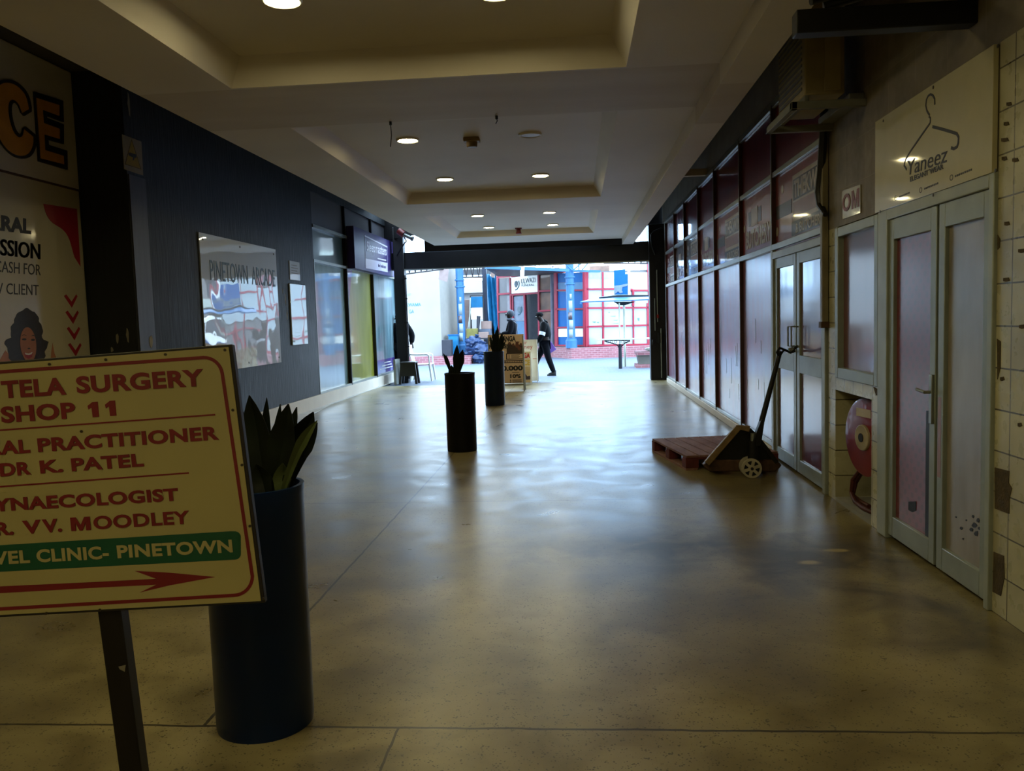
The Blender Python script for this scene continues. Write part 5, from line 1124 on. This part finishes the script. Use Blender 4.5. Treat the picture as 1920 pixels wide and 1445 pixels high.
# grey bin, bags, crate and market goods
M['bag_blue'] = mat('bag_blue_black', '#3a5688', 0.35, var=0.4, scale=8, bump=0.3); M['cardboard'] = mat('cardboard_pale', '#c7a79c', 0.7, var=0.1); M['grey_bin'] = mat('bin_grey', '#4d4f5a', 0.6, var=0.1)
zk = 0.285
a_, c_ = onY(*z4(487, 1040), 29.35), onY(*z4(578, 1040), 29.35)
tag(MB().box(a_.x, c_.x, 29.1, 29.6, zk, onY(*z4(520, 892), 29.3).z).build('grey_box', M['grey_bin'], bevel=0.015), 'grey upright box on the brick kerb left of the blue column', 'box')
t = thing('blue_crate', (-4.35, 29.6, zk), 'bright blue crate behind the grey box', 'crate')
a_, c_ = onY(*z4(548, 1040), 29.9), onY(*z4(640, 1040), 29.9); b = MB(); zt_ = onY(*z4(580, 850), 29.9).z
MB().box(a_.x, c_.x, 29.8, 30.15, zk, zt_).build('crate_body', M['tarp_blue'], t, bevel=0.02)
MB().box(a_.x-.02, c_.x+.02, 29.78, 30.17, zt_, zt_+.04).build('crate_rim', M['panel_blue'], t)
for i, (X, Y_, rx, rz, lab, y) in enumerate([(800, 925, .30, .24, 'blue black rubbish bag topmost on the heap by the column', 29.85), (872, 990, .26, .22, 'blue black rubbish bag at the right end of the heap', 29.6), (772, 1015, .26, .22, 'blue black rubbish bag at the left of the heap behind the kerb end', 29.85), (850, 1090, .27, .17, 'blue black rubbish bag lowest on the ground of the heap', 29.35)]):
    c = onY(*z4(X, Y_), y); c.z = max(c.z, rz+GZ) if i == 3 else c.z
    t = thing('rubbish_bag', tuple(c), lab, 'bag', 'rubbish bags heaped by the column')
    sk_ = MB().blob(c, (rx, .26, rz), 0.28, i, 3, 2.6).build('sack', M['bag_blue'], t)
    MB().cyl(c+Vector((rx*.3, -.05, rz*.85)), c+Vector((rx*.4, -.06, rz*1.25)), 0.04, 0.09, 10).build('knot', M['bag_blue'], sk_)
def goods(name, X0, X1, Y0, Y1, y, dep, m, label, cat, bevel=0.01):
    a = onY(*z4(X0, Y1), y); c = onY(*z4(X1, Y0), y); return tag(MB().box(a.x, c.x, y, y+dep, min(a.z, c.z), max(a.z, c.z)).build(name, m, bevel=bevel), label, cat)
t = thing('goods_table', (-3.5, 30.7, GZ), 'trestle table under the heaped market goods', 'table')
ta, tb = onY(*z4(722, 880), 30.3), onY(*z4(965, 880), 30.3); tz = ta.z
MB().box(ta.x, tb.x, 30.3, 31.3, tz-.05, tz).build('table_top', M['grey_bin'], t)
for x in (ta.x+.05, tb.x-.05):
    for y in (30.35, 31.25): MB().cyl((x, y, GZ), (x, y, tz-.04), 0.025, n=8).build('leg', M['dark_steel'], t)
def on_table(name, X0, X1, Ytop, y, dep, m, label, cat, base=None):
    a = onY(*z4(X0, 700), y); c = onY(*z4(X1, 700), y); zt2 = onY(*z4((X0+X1)/2, Ytop), y).z; zb = tz if base is None else base
    tag(MB().box(a.x, c.x, y, y+dep, zb, zt2).build(name, m, bevel=0.01), label, cat); return zt2
z1_ = on_table('cardboard_box', 836, 935, 815, 30.32, .28, M['cardboard'], 'pale pink cardboard box lowest in front on the goods table', 'box')
z2_ = on_table('goods_bundle', 715, 826, 780, 30.34, .22, mat('cloth_yellow_green', '#a9a05a', 0.8, var=0.2), 'yellowish cloth bundle at the left end of the goods table', 'bundle')
z3_ = on_table('grey_tray', 800, 960, 785, 30.8, .4, mat('tray_grey_blue', '#7d879a', 0.6), 'grey blue tray of goods behind the pink box', 'tray')
on_table('cardboard_box', 865, 965, 705, 30.85, .3, M['cardboard'], 'pale cardboard box on top of the grey blue tray', 'box', z3_)
t = thing('goods_rack', (-3.6, 31.5, GZ), 'thin steel rack hung with a cyan cloth and a white sheet above the goods', 'rack')
r0, r1 = onY(*z4(758, 450), 31.6), onY(*z4(885, 450), 31.6)
for x in (r0.x, r1.x): MB().cyl((x, 31.6, GZ), (x, 31.6, r0.z), 0.03, n=8).build('upright', M['dark_steel'], t)
MB().cyl((r0.x, 31.6, r0.z), (r1.x, 31.6, r0.z), 0.02, n=8).build('rail', M['dark_steel'], t)
for nm, m_, Ya, Yb in (('cyan_cloth', M['tarp_blue'], 458, 570), ('white_sheet', M['white_board'], 572, 690)):
    a = onY(*z4(768, Yb), 31.55); c = onY(*z4(880, Ya), 31.55); MB().box(a.x, c.x, 31.54, 31.57, a.z, c.z).build(nm, m_, t)
a_, c_ = onY(*z4(828, 820), 30.68), onY(*z4(842, 655), 30.68)
tag(MB().cyl((a_.x, 30.68, tz+.004), (c_.x, 30.69, c_.z), 0.04, 0.075, 12).build('folded_umbrella', M['grey_bin']), 'dark folded umbrella standing upright among the goods', 'umbrella')
for X0, Y0, X1, Y1, lab in [(745, 780, 760, 470, 'left of the umbrella'), (722, 780, 762, 600, 'slanting by the column')]:
    a_, c_ = onY(*z4(X0, Y0), 30.95), onY(*z4(X1, Y1), 30.95 if X0 > 740 else 31.2); a_.z = tz
    tag(MB().cyl(a_, c_, 0.022, n=8).build('stall_pole', M['aluminium']), 'thin grey stall pole rising from the goods, '+lab, 'pole')
a_, c_ = onY(*z4(700, 800), 31.9), onY(*z4(757, 490), 31.9)
tag(MB().box(a_.x, c_.x, 31.9, 32.1, GZ, c_.z).build('tall_board', M['cardboard'], bevel=0.01), 'tall pinkish board standing behind the goods left of the rack', 'board')
# dark post and blue tarpaulin
c = onY(*z4(908, 500), 32.2); tag(MB().box(c.x-.08, c.x+.08, 32.1, 32.26, GZ, 4.2).build('canopy_post', mat('post_grey_blue', '#3a4256', 0.5)), 'dark grey blue canopy post beside the hanging blue tarpaulin', 'post')
b = MB(); n = 14; zt0, zb0 = onY(*z4(960, 250), 32.4).z, onY(*z4(970, 830), 32.4).z; x0, x1 = onY(*z4(922, 500), 32.4).x, onY(*z4(1026, 500), 32.4).x
vs = []
for j in range(9):
    for i in range(n+1):
        vs.append((x0+(x1-x0)*i/n, 32.42+0.07*math.sin(i*1.1+j*.35), zb0+(zt0-zb0)*j/8+(0.08*math.sin(i*.5) if j == 8 else 0)))
b.add(vs, [(j*(n+1)+i, j*(n+1)+i+1, (j+1)*(n+1)+i+1, (j+1)*(n+1)+i) for j in range(8) for i in range(n)])
o = tag(b.build('blue_tarpaulin', M['tarp_blue']), 'tall creased sky blue tarpaulin hanging beside the red framed funeral shop', 'tarpaulin'); s_ = o.modifiers.new('S', 'SOLIDIFY'); s_.thickness = 0.006
# hanging signs
def hang(Z, pts, y, label, m):
    t = thing('hanging_sign', tuple(onY(*Z(*pts[0]), y)), label, 'sign'); MB().prism([onY(*Z(*p), y) for p in pts], (0.02, .05, 0)).build('sign_plate', m, t, bevel=0.004)
    p, q = onY(*Z(*pts[0]), y+.02), onY(*Z(*pts[1]), y+.02)
    for c in (p, q): MB().cyl(c, (c.x, c.y, c.z+.08), 0.012, n=6).build('hanger_rod', M['dark_steel'], t)
hang(z4, [(456, 180), (538, 180), (522, 312), (437, 286)], 27.3, 'pale pink hanging sign below the roof truss at left', mat('sign_pale_pink', '#d3b9b4', 0.6))
hang(z5, [(402, 95), (438, 95), (436, 215), (402, 200)], 29.45, 'white hanging sign in front of the funeral shop', M['white_board'])
# trusses
def truss(P0, P1, h, n, label, m, r=0.02):
    P0, P1 = Vector(P0), Vector(P1); t = thing('roof_truss', tuple(P0), label, 'truss', None); upv = Vector((0, 0, h))
    MB().cyl(P0, P1, r, n=8).build('bottom_chord', m, t); MB().cyl(P0+upv, P1+upv, r, n=8).build('top_chord', m, t)
    b = MB()
    for i in range(n):
        a = P0+(P1-P0)*(i/n); c = P0+(P1-P0)*((i+.5)/n)+upv; d = P0+(P1-P0)*((i+1)/n); b.cyl(a, c, r*.7, n=6).cyl(c, d, r*.7, n=6)
    b.build('lattice', m, t)
tr = mat('truss_brown', '#3c3236', 0.6)
truss(onY(*z4(90, 236), 26), onY(*z4(545, 178), 27.5), .5, 8, 'dark lattice roof truss above the white wall', tr)
truss(onY(*z4(535, 270), 33), onY(*z4(905, 262), 33), .75, 6, 'thin brown lattice truss behind the blue column', tr, 0.03)
truss(onY(*z5(1235, 72), 27), onY(*z5(1800, 72), 27), .4, 9, 'dark lattice roof truss at upper right of the opening', tr)
MB_b = thing('canopy_beam', (-1.5, 30.9, 3.4), 'sky blue canopy beam with white V braces in front of the shop', 'beam')
p0_, p1_ = onY(*z5(55, 112), 28.6), onY(*z5(885, 142), 30.8)
MB().bar(p0_, p1_, 0.10, 0.10).build('beam', M['sky_blue_paint'], MB_b)
for X in (560, 720): 
    k = (X-55)/830; c = p0_+(p1_-p0_)*k
    for s_ in (-1, 1): MB().cyl(c, c+Vector((.16*s_*2.2, 0, .6)), 0.022, n=8).build('v_brace', M['white_plastic'], MB_b)
MB().bar(onY(*z5(930, 145), 30.9), onY(*z5(1200, 152), 31.3), 0.08, 0.08).build('beam', M['sky_blue_paint'], MB_b)
for X0, X1 in ((920, 850), (930, 1010), (990, 985), (1020, 1075)): MB().cyl(onY(*z5(X0, 140), 30.9), onY(*z5(X1, 75), 30.9), 0.022, n=8).build('v_brace', M['sky_blue_paint'], MB_b)
MB().prism([onY(*z5(30, 105), 29.5), onY(*z5(880, 140), 31.2), onY(*z5(740, 190), 33.5), onY(*z5(180, 205), 34.5)], (0, 0, .06)).build('eave_soffit', M['grey_fascia'], MB_b, smooth=False)

# ---- corner shop: brick ledge, three faces
shop = thing('corner_shop', (0.3, 31.5, .385), 'red framed corner shop with blue panels and bright glazing across the plaza', 'building')
MB().prism([(-.24, 30.83, GZ), (4.6, 31.25, GZ), (4.6, 36, GZ), (-3.6, 36.5, GZ), (-3.5, 34.9, GZ), (-.97, 32.5, GZ)], (0, 0, .40)).build('brick_plinth', M['brick_pink'], shop, smooth=False)
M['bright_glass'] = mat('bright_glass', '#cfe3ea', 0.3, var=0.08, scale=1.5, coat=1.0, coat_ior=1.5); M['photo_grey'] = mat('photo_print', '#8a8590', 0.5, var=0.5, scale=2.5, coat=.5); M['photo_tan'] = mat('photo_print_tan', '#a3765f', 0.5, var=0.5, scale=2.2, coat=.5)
class Face:
    def __init__(s, pa, pb):
        s.P = Vector(pa); u = (Vector(pb)-Vector(pa)); u.z = 0; s.u = u.normalized(); s.n = Vector((s.u.y, -s.u.x, 0))
        if (CAMP-s.P).dot(s.n) < 0: s.n = -s.n
    def p(s, X, Y, off=0.0): return onP(*z5(X, Y), s.P, s.n)+s.n*off
    def quad(s, b, x0, y0, x1, y1, t=.03, off=0.0):
        q0, q1 = s.p(x0, y1, off), s.p(x1, y0, off); w = (q1-q0).dot(s.u); h0 = Vector((0, 0, 1))*(q1.z-q0.z)
        b.prism([q0, q0+s.u*w, q0+s.u*w+h0, q0+h0], s.n*t); return s
    def poly(s, b, pts, t=.02, off=0.0): b.prism([s.p(x, y, off) for x, y in pts], s.n*t)
    def bar(s, b, a, c, w=.07, t=.08): b.bar(s.p(*a)+s.n*t/2, s.p(*c)+s.n*t/2, w, t, up=s.n)
FR = Face(onY(*z5(1062, 500), 31.45), onY(*z5(1690, 500), 31.75))
FM = Face(onY(*z5(1050, 500), 31.45), onY(*z5(765, 500), 32.5))
FL = Face(onY(*z5(735, 500), 33.2), onY(*z5(185, 500), 34.9))
# right glazed face
b = MB(); xr = FR.p(1690, 500); far = xr+FR.u*1.9
for (x0, x1) in ((1075, 1220), (1225, 1530), (1530, 1680)): 
    pane = MB(); FR.poly(pane, [(x0, 150 if x0 < 1200 else 160), (x1, 160), (x1, 880), (x0, 885)], .02); pane.build('glass_pane', M['bright_glass'], shop, smooth=False)
for a, c, w in [((1065, 150), (1072, 905), .12), ((1225, 160), (1232, 890), .07), ((1530, 480), (1533, 880), .06), ((1675, 470), (1680, 875), .09)]: FR.bar(b, a, c, w)
for a, c in [((1065, 332), (1345, 330)), ((1065, 520), (1690, 515)), ((1065, 706), (1690, 690)), ((1065, 896), (1690, 880)), ((1500, 345), (1690, 345))]: FR.bar(b, a, c, .07)
b.build('red_frame', M['frame_red'], shop, smooth=False)
b = MB(); b.tube([FR.p(1500, 335, .1), FR.p(1520, 340, .1), FR.p(1526, 360, .1), FR.p(1527, 500, .1)], .05, 8); b.build('red_pipe', M['frame_red'], shop)
b = MB()
b.prism([xr, far, far+Vector((0, 0, 2.6)), Vector((xr.x, xr.y, far.z+2.6))], FR.n*.01); b.build('glass_pane', M['bright_glass'], shop, smooth=False)
b = MB()
for k in range(3): b.bar(xr+FR.u*(k*.95)+Vector((0, 0, -1.2)), xr+FR.u*(k*.95)+Vector((0, 0, 2.2)), .09, .08, up=FR.n)
for k in range(4): b.bar(xr+Vector((0, 0, -1.15+k*.75)), far+Vector((0, 0, -1.15+k*.75)), .07, .08, up=FR.n)
b.build('red_frame', M['frame_red'], shop, smooth=False)
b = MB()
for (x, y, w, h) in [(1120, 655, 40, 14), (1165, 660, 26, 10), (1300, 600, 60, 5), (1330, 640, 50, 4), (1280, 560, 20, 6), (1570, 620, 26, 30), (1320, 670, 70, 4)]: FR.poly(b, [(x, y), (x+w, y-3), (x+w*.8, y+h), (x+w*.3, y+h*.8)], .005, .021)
b.build('green_patch', mat('patch_pale_green', '#8fb7a9', 0.5), shop, smooth=False)  # small pale green patches on the glass
# blue panel face
for (y0, y1, m_) in [(165, 262, 'panel_blue'), (262, 335, 'panel_pale_blue'), (350, 520, 'panel_blue'), (540, 705, 'panel_blue'), (722, 805, 'white_board'), (805, 888, 'panel_blue')]:
    b = MB(); FM.poly(b, [(780, y0+6), (1042, y0), (1044, y1), (784, y1+3)], .02); b.build('blue_panel' if 'panel' in m_ else 'white_panel', M[m_], shop, smooth=False)
b = MB()
for a, c, w in [((765, 165), (775, 900), .16), ((1050, 150), (1055, 905), .10)]: FM.bar(b, a, c, w)
for a, c in [((765, 165), (1050, 150)), ((765, 342), (1050, 340)), ((765, 530), (1050, 526)), ((770, 714), (1052, 708)), ((775, 892), (1055, 895))]: FM.bar(b, a, c, .06)
b.build('red_frame', M['frame_red'], shop, smooth=False)
b = MB(); b.cyl(FL.p(735, 100, .1), FL.p(750, 1000, .1), .08, n=12); b.build('grey_downpipe', mat('lilac_grey_paint', '#8d8ba0', 0.5), shop)
# funeral shop face
for (x0, y0, x1, y1, m_) in [(192, 222, 302, 370, 'photo_grey'), (196, 395, 312, 552, 'photo_grey'), (200, 570, 318, 740, 'photo_grey'), (603, 182, 722, 340, 'photo_tan'), (606, 365, 728, 540, 'photo_tan'), (608, 555, 735, 720, 'photo_tan'), (612, 735, 742, 900, 'photo_grey'), (204, 750, 320, 900, 'photo_grey')]:
    b = MB(); FL.quad(b, x0, y0, x1, y1, .02); b.build('photo_window', M[m_], shop, smooth=False)
b = MB(); FL.poly(b, [(318, 212), (585, 182), (588, 358), (322, 375)], .05); b.build('shop_name_board', M['white_board'], shop, smooth=False)
dk = mat('letter_grey_teal', '#5b6a78', 0.5); lt_ = mat('letter_pale', '#8fa3b0', 0.5)
def ft_(s, lb, rb, lt, m):
    O = FL.p(*lb, .052); text(s, O, FL.p(*rb, .052)-O, FL.p(*lt, .052)-O, m, shop, depth=.006)
ft_('ULWAZI', (420, 276), (562, 262), (419, 228), dk); ft_('FUNERAL', (424, 306), (552, 298), (423, 284), lt_)
def emblem(cx, cy, k, off):
    b = MB()
    b.stroke([FL.p(cx+k*x, cy+k*y, off) for x, y in [(22, -45), (28, -20), (24, 10), (8, 38), (-12, 48)]], FL.n, .05*k, .006); b.build('emblem_swoosh', mat('emblem_teal', '#3f7f94', .5), shop, smooth=False)
    b = MB(); FL.poly(b, [(cx+k*x, cy+k*y) for x, y in [(-22, -10), (-16, -38), (0, -46), (14, -36), (16, -8), (8, 14), (-4, 24), (-16, 12)]], .006, off); b.build('emblem_face', lt_, shop, smooth=False)
emblem(372, 292, 1.0, .052)
b = MB(); FL.quad(b, 345, 400, 447, 650, .03); b.build('door_poster', mat('door_poster_pale', '#b9c6dc', 0.5), shop, smooth=False)
b = MB(); FL.quad(b, 345, 650, 450, 860, .03); b.build('door_poster_blue', M['panel_pale_blue'], shop, smooth=False)
emblem(398, 545, .9, .035)
b = MB(); FL.quad(b, 462, 382, 592, 850, .01); b.build('dark_doorway', M['black_ink'], shop, smooth=False)
b = MB()
for k in range(9): b.bar(FL.p(497+k*11, 385, .06), FL.p(502+k*11, 850, .06), .035, .03)
b.build('door_grille', mat('grille_grey', '#5c5f66', .5), shop, smooth=False)
b = MB()
for a, c, w in [((186, 205), (190, 900), .10), ((308, 215), (330, 900), .07), ((593, 180), (600, 860), .08), ((452, 380), (468, 860), .08), ((335, 390), (345, 860), .06)]: FL.bar(b, a, c, w)
for a, c in [((186, 210), (735, 158)), ((190, 382), (315, 372)), ((195, 560), (318, 552)), ((322, 388), (600, 366)), ((598, 352), (728, 345)), ((602, 548), (735, 540)), ((320, 205), (592, 175))]: FL.bar(b, a, c, .07)
b.build('red_frame', M['frame_red'], shop, smooth=False)
bt_ = FL.p(186, 205); bb_ = FL.p(735, 158)
MB().prism([(bt_.x-.3, bt_.y+.15, .385), (bb_.x, bb_.y+.1, .385), (0.3, 31.65, .385), (4.4, 32.0, .385), (4.4, 36, .385), (-3.4, 36, .385)], (0, 0, 2.85)).build('shop_body', M['grey_fascia'], shop, smooth=False)
# blue banner
t = thing('blue_banner', tuple(onY(*z5(1415, 260), 25.3)), 'blue banner with torn pale lower corner above the market stand', 'banner')
MB().prism([onY(*z5(*p), 25.3) for p in [(1340, 142), (1452, 130), (1452, 180), (1488, 180), (1494, 385), (1342, 385)]], (0, .03, 0)).build('banner_cloth', M['panel_blue'], t, smooth=False)
MB().prism([onY(*z5(*p), 25.29) for p in [(1342, 296), (1400, 290), (1488, 272), (1470, 300), (1425, 308), (1418, 345), (1430, 362), (1400, 372), (1380, 352), (1342, 385)]], (0, -.01, 0)).build('torn_pale_patch', mat('torn_patch', '#9fb4c8', .6), t, smooth=False)
MB().cyl(onY(*z5(1488, 80), 25.32), onY(*z5(1490, 405), 25.32), .04, n=8).build('banner_pole', M['white_plastic'], t)
# market stand: table and roof
t = thing('market_stand', (1.3, 24.6, GZ), 'market stand with thin blue roof and steel table across from the exit', 'stand')
mt_ = mat('stand_steel', '#39414d', .5, .3)
R_ = lambda X, Y, y=24.6: onY(*z5(X, Y), y)
MB().prism([R_(1000, 466, 24.3), R_(1700, 440, 23.6), R_(2050, 430, 24.5), R_(1900, 395, 26.0), R_(1200, 415, 26.0)], (0, 0, .03)).build('roof_sheet', M['sky_blue_paint'], t, smooth=False)
MB().prism([R_(1190, 412, 25.2), R_(1380, 388, 25.2), R_(1760, 388, 25.2), R_(1760, 412, 25.2)], (0, .6, 0)).build('roof_cap', mt_, t, smooth=False)
MB().tube([R_(1000, 450, 24.3), R_(1012, 478, 24.3), R_(1000, 470, 24.35)], .015, 6).build('roof_hook', M['sky_blue_paint'], t)
MB().prism([R_(1335, 455), R_(1560, 455), R_(1450, 492), R_(1395, 492)], (0, .05, 0)).build('roof_bracket', mt_, t, smooth=False)
c = onZ(*z5(1452, 1105), GZ); MB().cyl(c, (c.x, c.y, 1.95), .035, n=12).build('rear_pole', M['grey_paint'], t)
c = onZ(*z5(1405, 1125), GZ); MB().cyl((c.x, c.y, .7), (c.x, c.y, 1.9), .022, n=10).build('front_pole', M['grey_paint'], t)
MB().cyl(c, (c.x, c.y, .7), .055, .05, n=14).build('table_leg', mt_, t)
TY = c.y
l, r_ = onY(*z5(1165, 835), TY), onY(*z5(1780, 830), TY); zt_ = l.z+.005
MB().prism([(l.x, TY-.1, zt_), (r_.x, TY-.45, zt_), (r_.x, TY+.5, zt_), (l.x+.1, TY+.5, zt_)], (0, 0, -.025)).build('table_top', M['grey_paint'], t)
b = MB(); W_ = lambda X, Y: onY(*z5(X, Y), TY)
b.stroke([W_(1245, 848), W_(1310, 868), W_(1370, 885), W_(1385, 910)], (0, -1, 0), .03, .03); b.stroke([W_(1500, 848), W_(1450, 868), W_(1425, 890), W_(1412, 910)], (0, -1, 0), .03, .03)
b.stroke([W_(1245, 842), W_(1500, 842)], (0, -1, 0), .03, .03)
for X in (1278, 1315, 1355, 1425, 1462): b.stroke([W_(X+14*math.cos(k*.785), 858+12*math.sin(k*.785)) for k in range(8)], (0, -1, 0), .012, .03, True)
b.build('table_bracket', mt_, t)
# brick stool
t = thing('brick_bench', (1.95, 24.6, GZ), 'squat brick and concrete bench at the right edge of the exit', 'bench')
b0, b1 = onZ(*z5(1545, 1105), GZ), 2.5
MB().box(b0.x, b1, 24.4, 25.2, GZ, .09).build('brick_base', M['brick_pink'], t)
MB().prism([(b0.x+.1, 24.45, .09), (b1, 24.45, .09), (b1, 24.45, .36), (b0.x+.05, 24.45, .36)], (0, .7, 0)).build('concrete_body', M['concrete_dark'], t)
MB().box(b0.x+.01, b1, 24.38, 25.2, .36, .46).build('brick_top', M['brick_pink'], t)
MB().blob((b0.x+.55, 24.7, .52), (.28, .2, .07), .1, 3, 2).build('cement_lump', M['grey_paint'], t)
# distant buildings and a parked minibus down the side street (they show in the glossy boards)
M['far_wall'] = mat('far_wall', '#c9c3c0', .7, var=.08, scale=.6); M['far_dark'] = mat('far_window', '#6d7480', .3, var=.2)
t = thing('far_building', (-5, 50, GZ), 'pale flat roofed building far behind the heaped goods', 'building')
fx0, fx1 = onY(*z4(470, 500), 50).x, onY(*z4(960, 500), 50).x
MB().box(fx0, fx1, 50, 56, GZ, 3.2).build('wall', M['far_wall'], t, smooth=False)
MB().box(fx0-.3, fx1+.3, 49.4, 50, 3.2, 3.9).build('balcony', M['wall_white'], t, smooth=False)
MB().box(fx0-.2, fx1+.2, 49.7, 56, 4.6, 5.4).build('roof_slab', M['wall_white'], t, smooth=False)
for k in range(5): MB().box(fx0+.5+k*2.2, fx0+1.7+k*2.2, 49.96, 50.02, 1.0, 2.4).build('window', M['far_dark'], t, smooth=False)
for k in range(3): MB().box(fx0+3+k*3, fx0+4.2+k*3, 50.6, 50.7, 3.9, 4.6).build('opening', M['photo_tan'], t, smooth=False)
t = thing('far_building', (12, 60, GZ), 'pale building with grey bands down the right side street', 'building')
MB().box(5, 26, 60, 66, GZ, 9).build('wall', M['far_wall'], t, smooth=False)
for z in (3, 6): MB().box(4.9, 26, 59.6, 60, z, z+.9).build('grey_band', M['grey_paint'], t, smooth=False)
for k in range(6): MB().box(6+3.2*k, 8+3.2*k, 59.95, 60.02, 4.2, 5.6).build('window', M['far_dark'], t, smooth=False)
t = thing('parked_minibus', (6.2, 36, GZ), 'white minibus parked in the side street right of the corner shop', 'vehicle')
y0, y1 = 35.0, 36.8
prof = [(4.85, .35), (4.8, .95), (5.15, 1.15), (5.6, 1.9), (5.85, 2.05), (9.2, 2.05), (9.35, 1.9), (9.4, .35)]
MB().prism([(x, y0, z) for x, z in prof], (0, y1-y0, 0)).build('bus_body', M['white_board'], t, bevel=.05)
for q in ([(5.3, 1.2), (5.7, 1.85), (6.4, 1.85), (6.4, 1.2)], [(6.5, 1.2), (6.5, 1.85), (7.7, 1.85), (7.7, 1.2)], [(7.8, 1.2), (7.8, 1.85), (9.15, 1.85), (9.15, 1.2)]):
    MB().prism([(x, y0-.004, z) for x, z in q], (0, .01, 0)).build('side_window', M['far_dark'], t)
MB().prism([(5.0, y0-.005, .75), (9.3, y0-.005, .75), (9.3, y0-.005, .95), (5.0, y0-.005, .95)], (0, .01, 0)).build('blue_stripe', M['panel_blue'], t)
for x in (5.6, 8.6):
    for y in (y0-.02, y1-.2): MB().cyl((x, y, .32), (x, y+.22, .32), .33, n=24).build('wheel', M['black_plastic'], t)

# tidy helper properties
for o in bpy.data.objects:
    if '_loc' in o: del o['_loc']
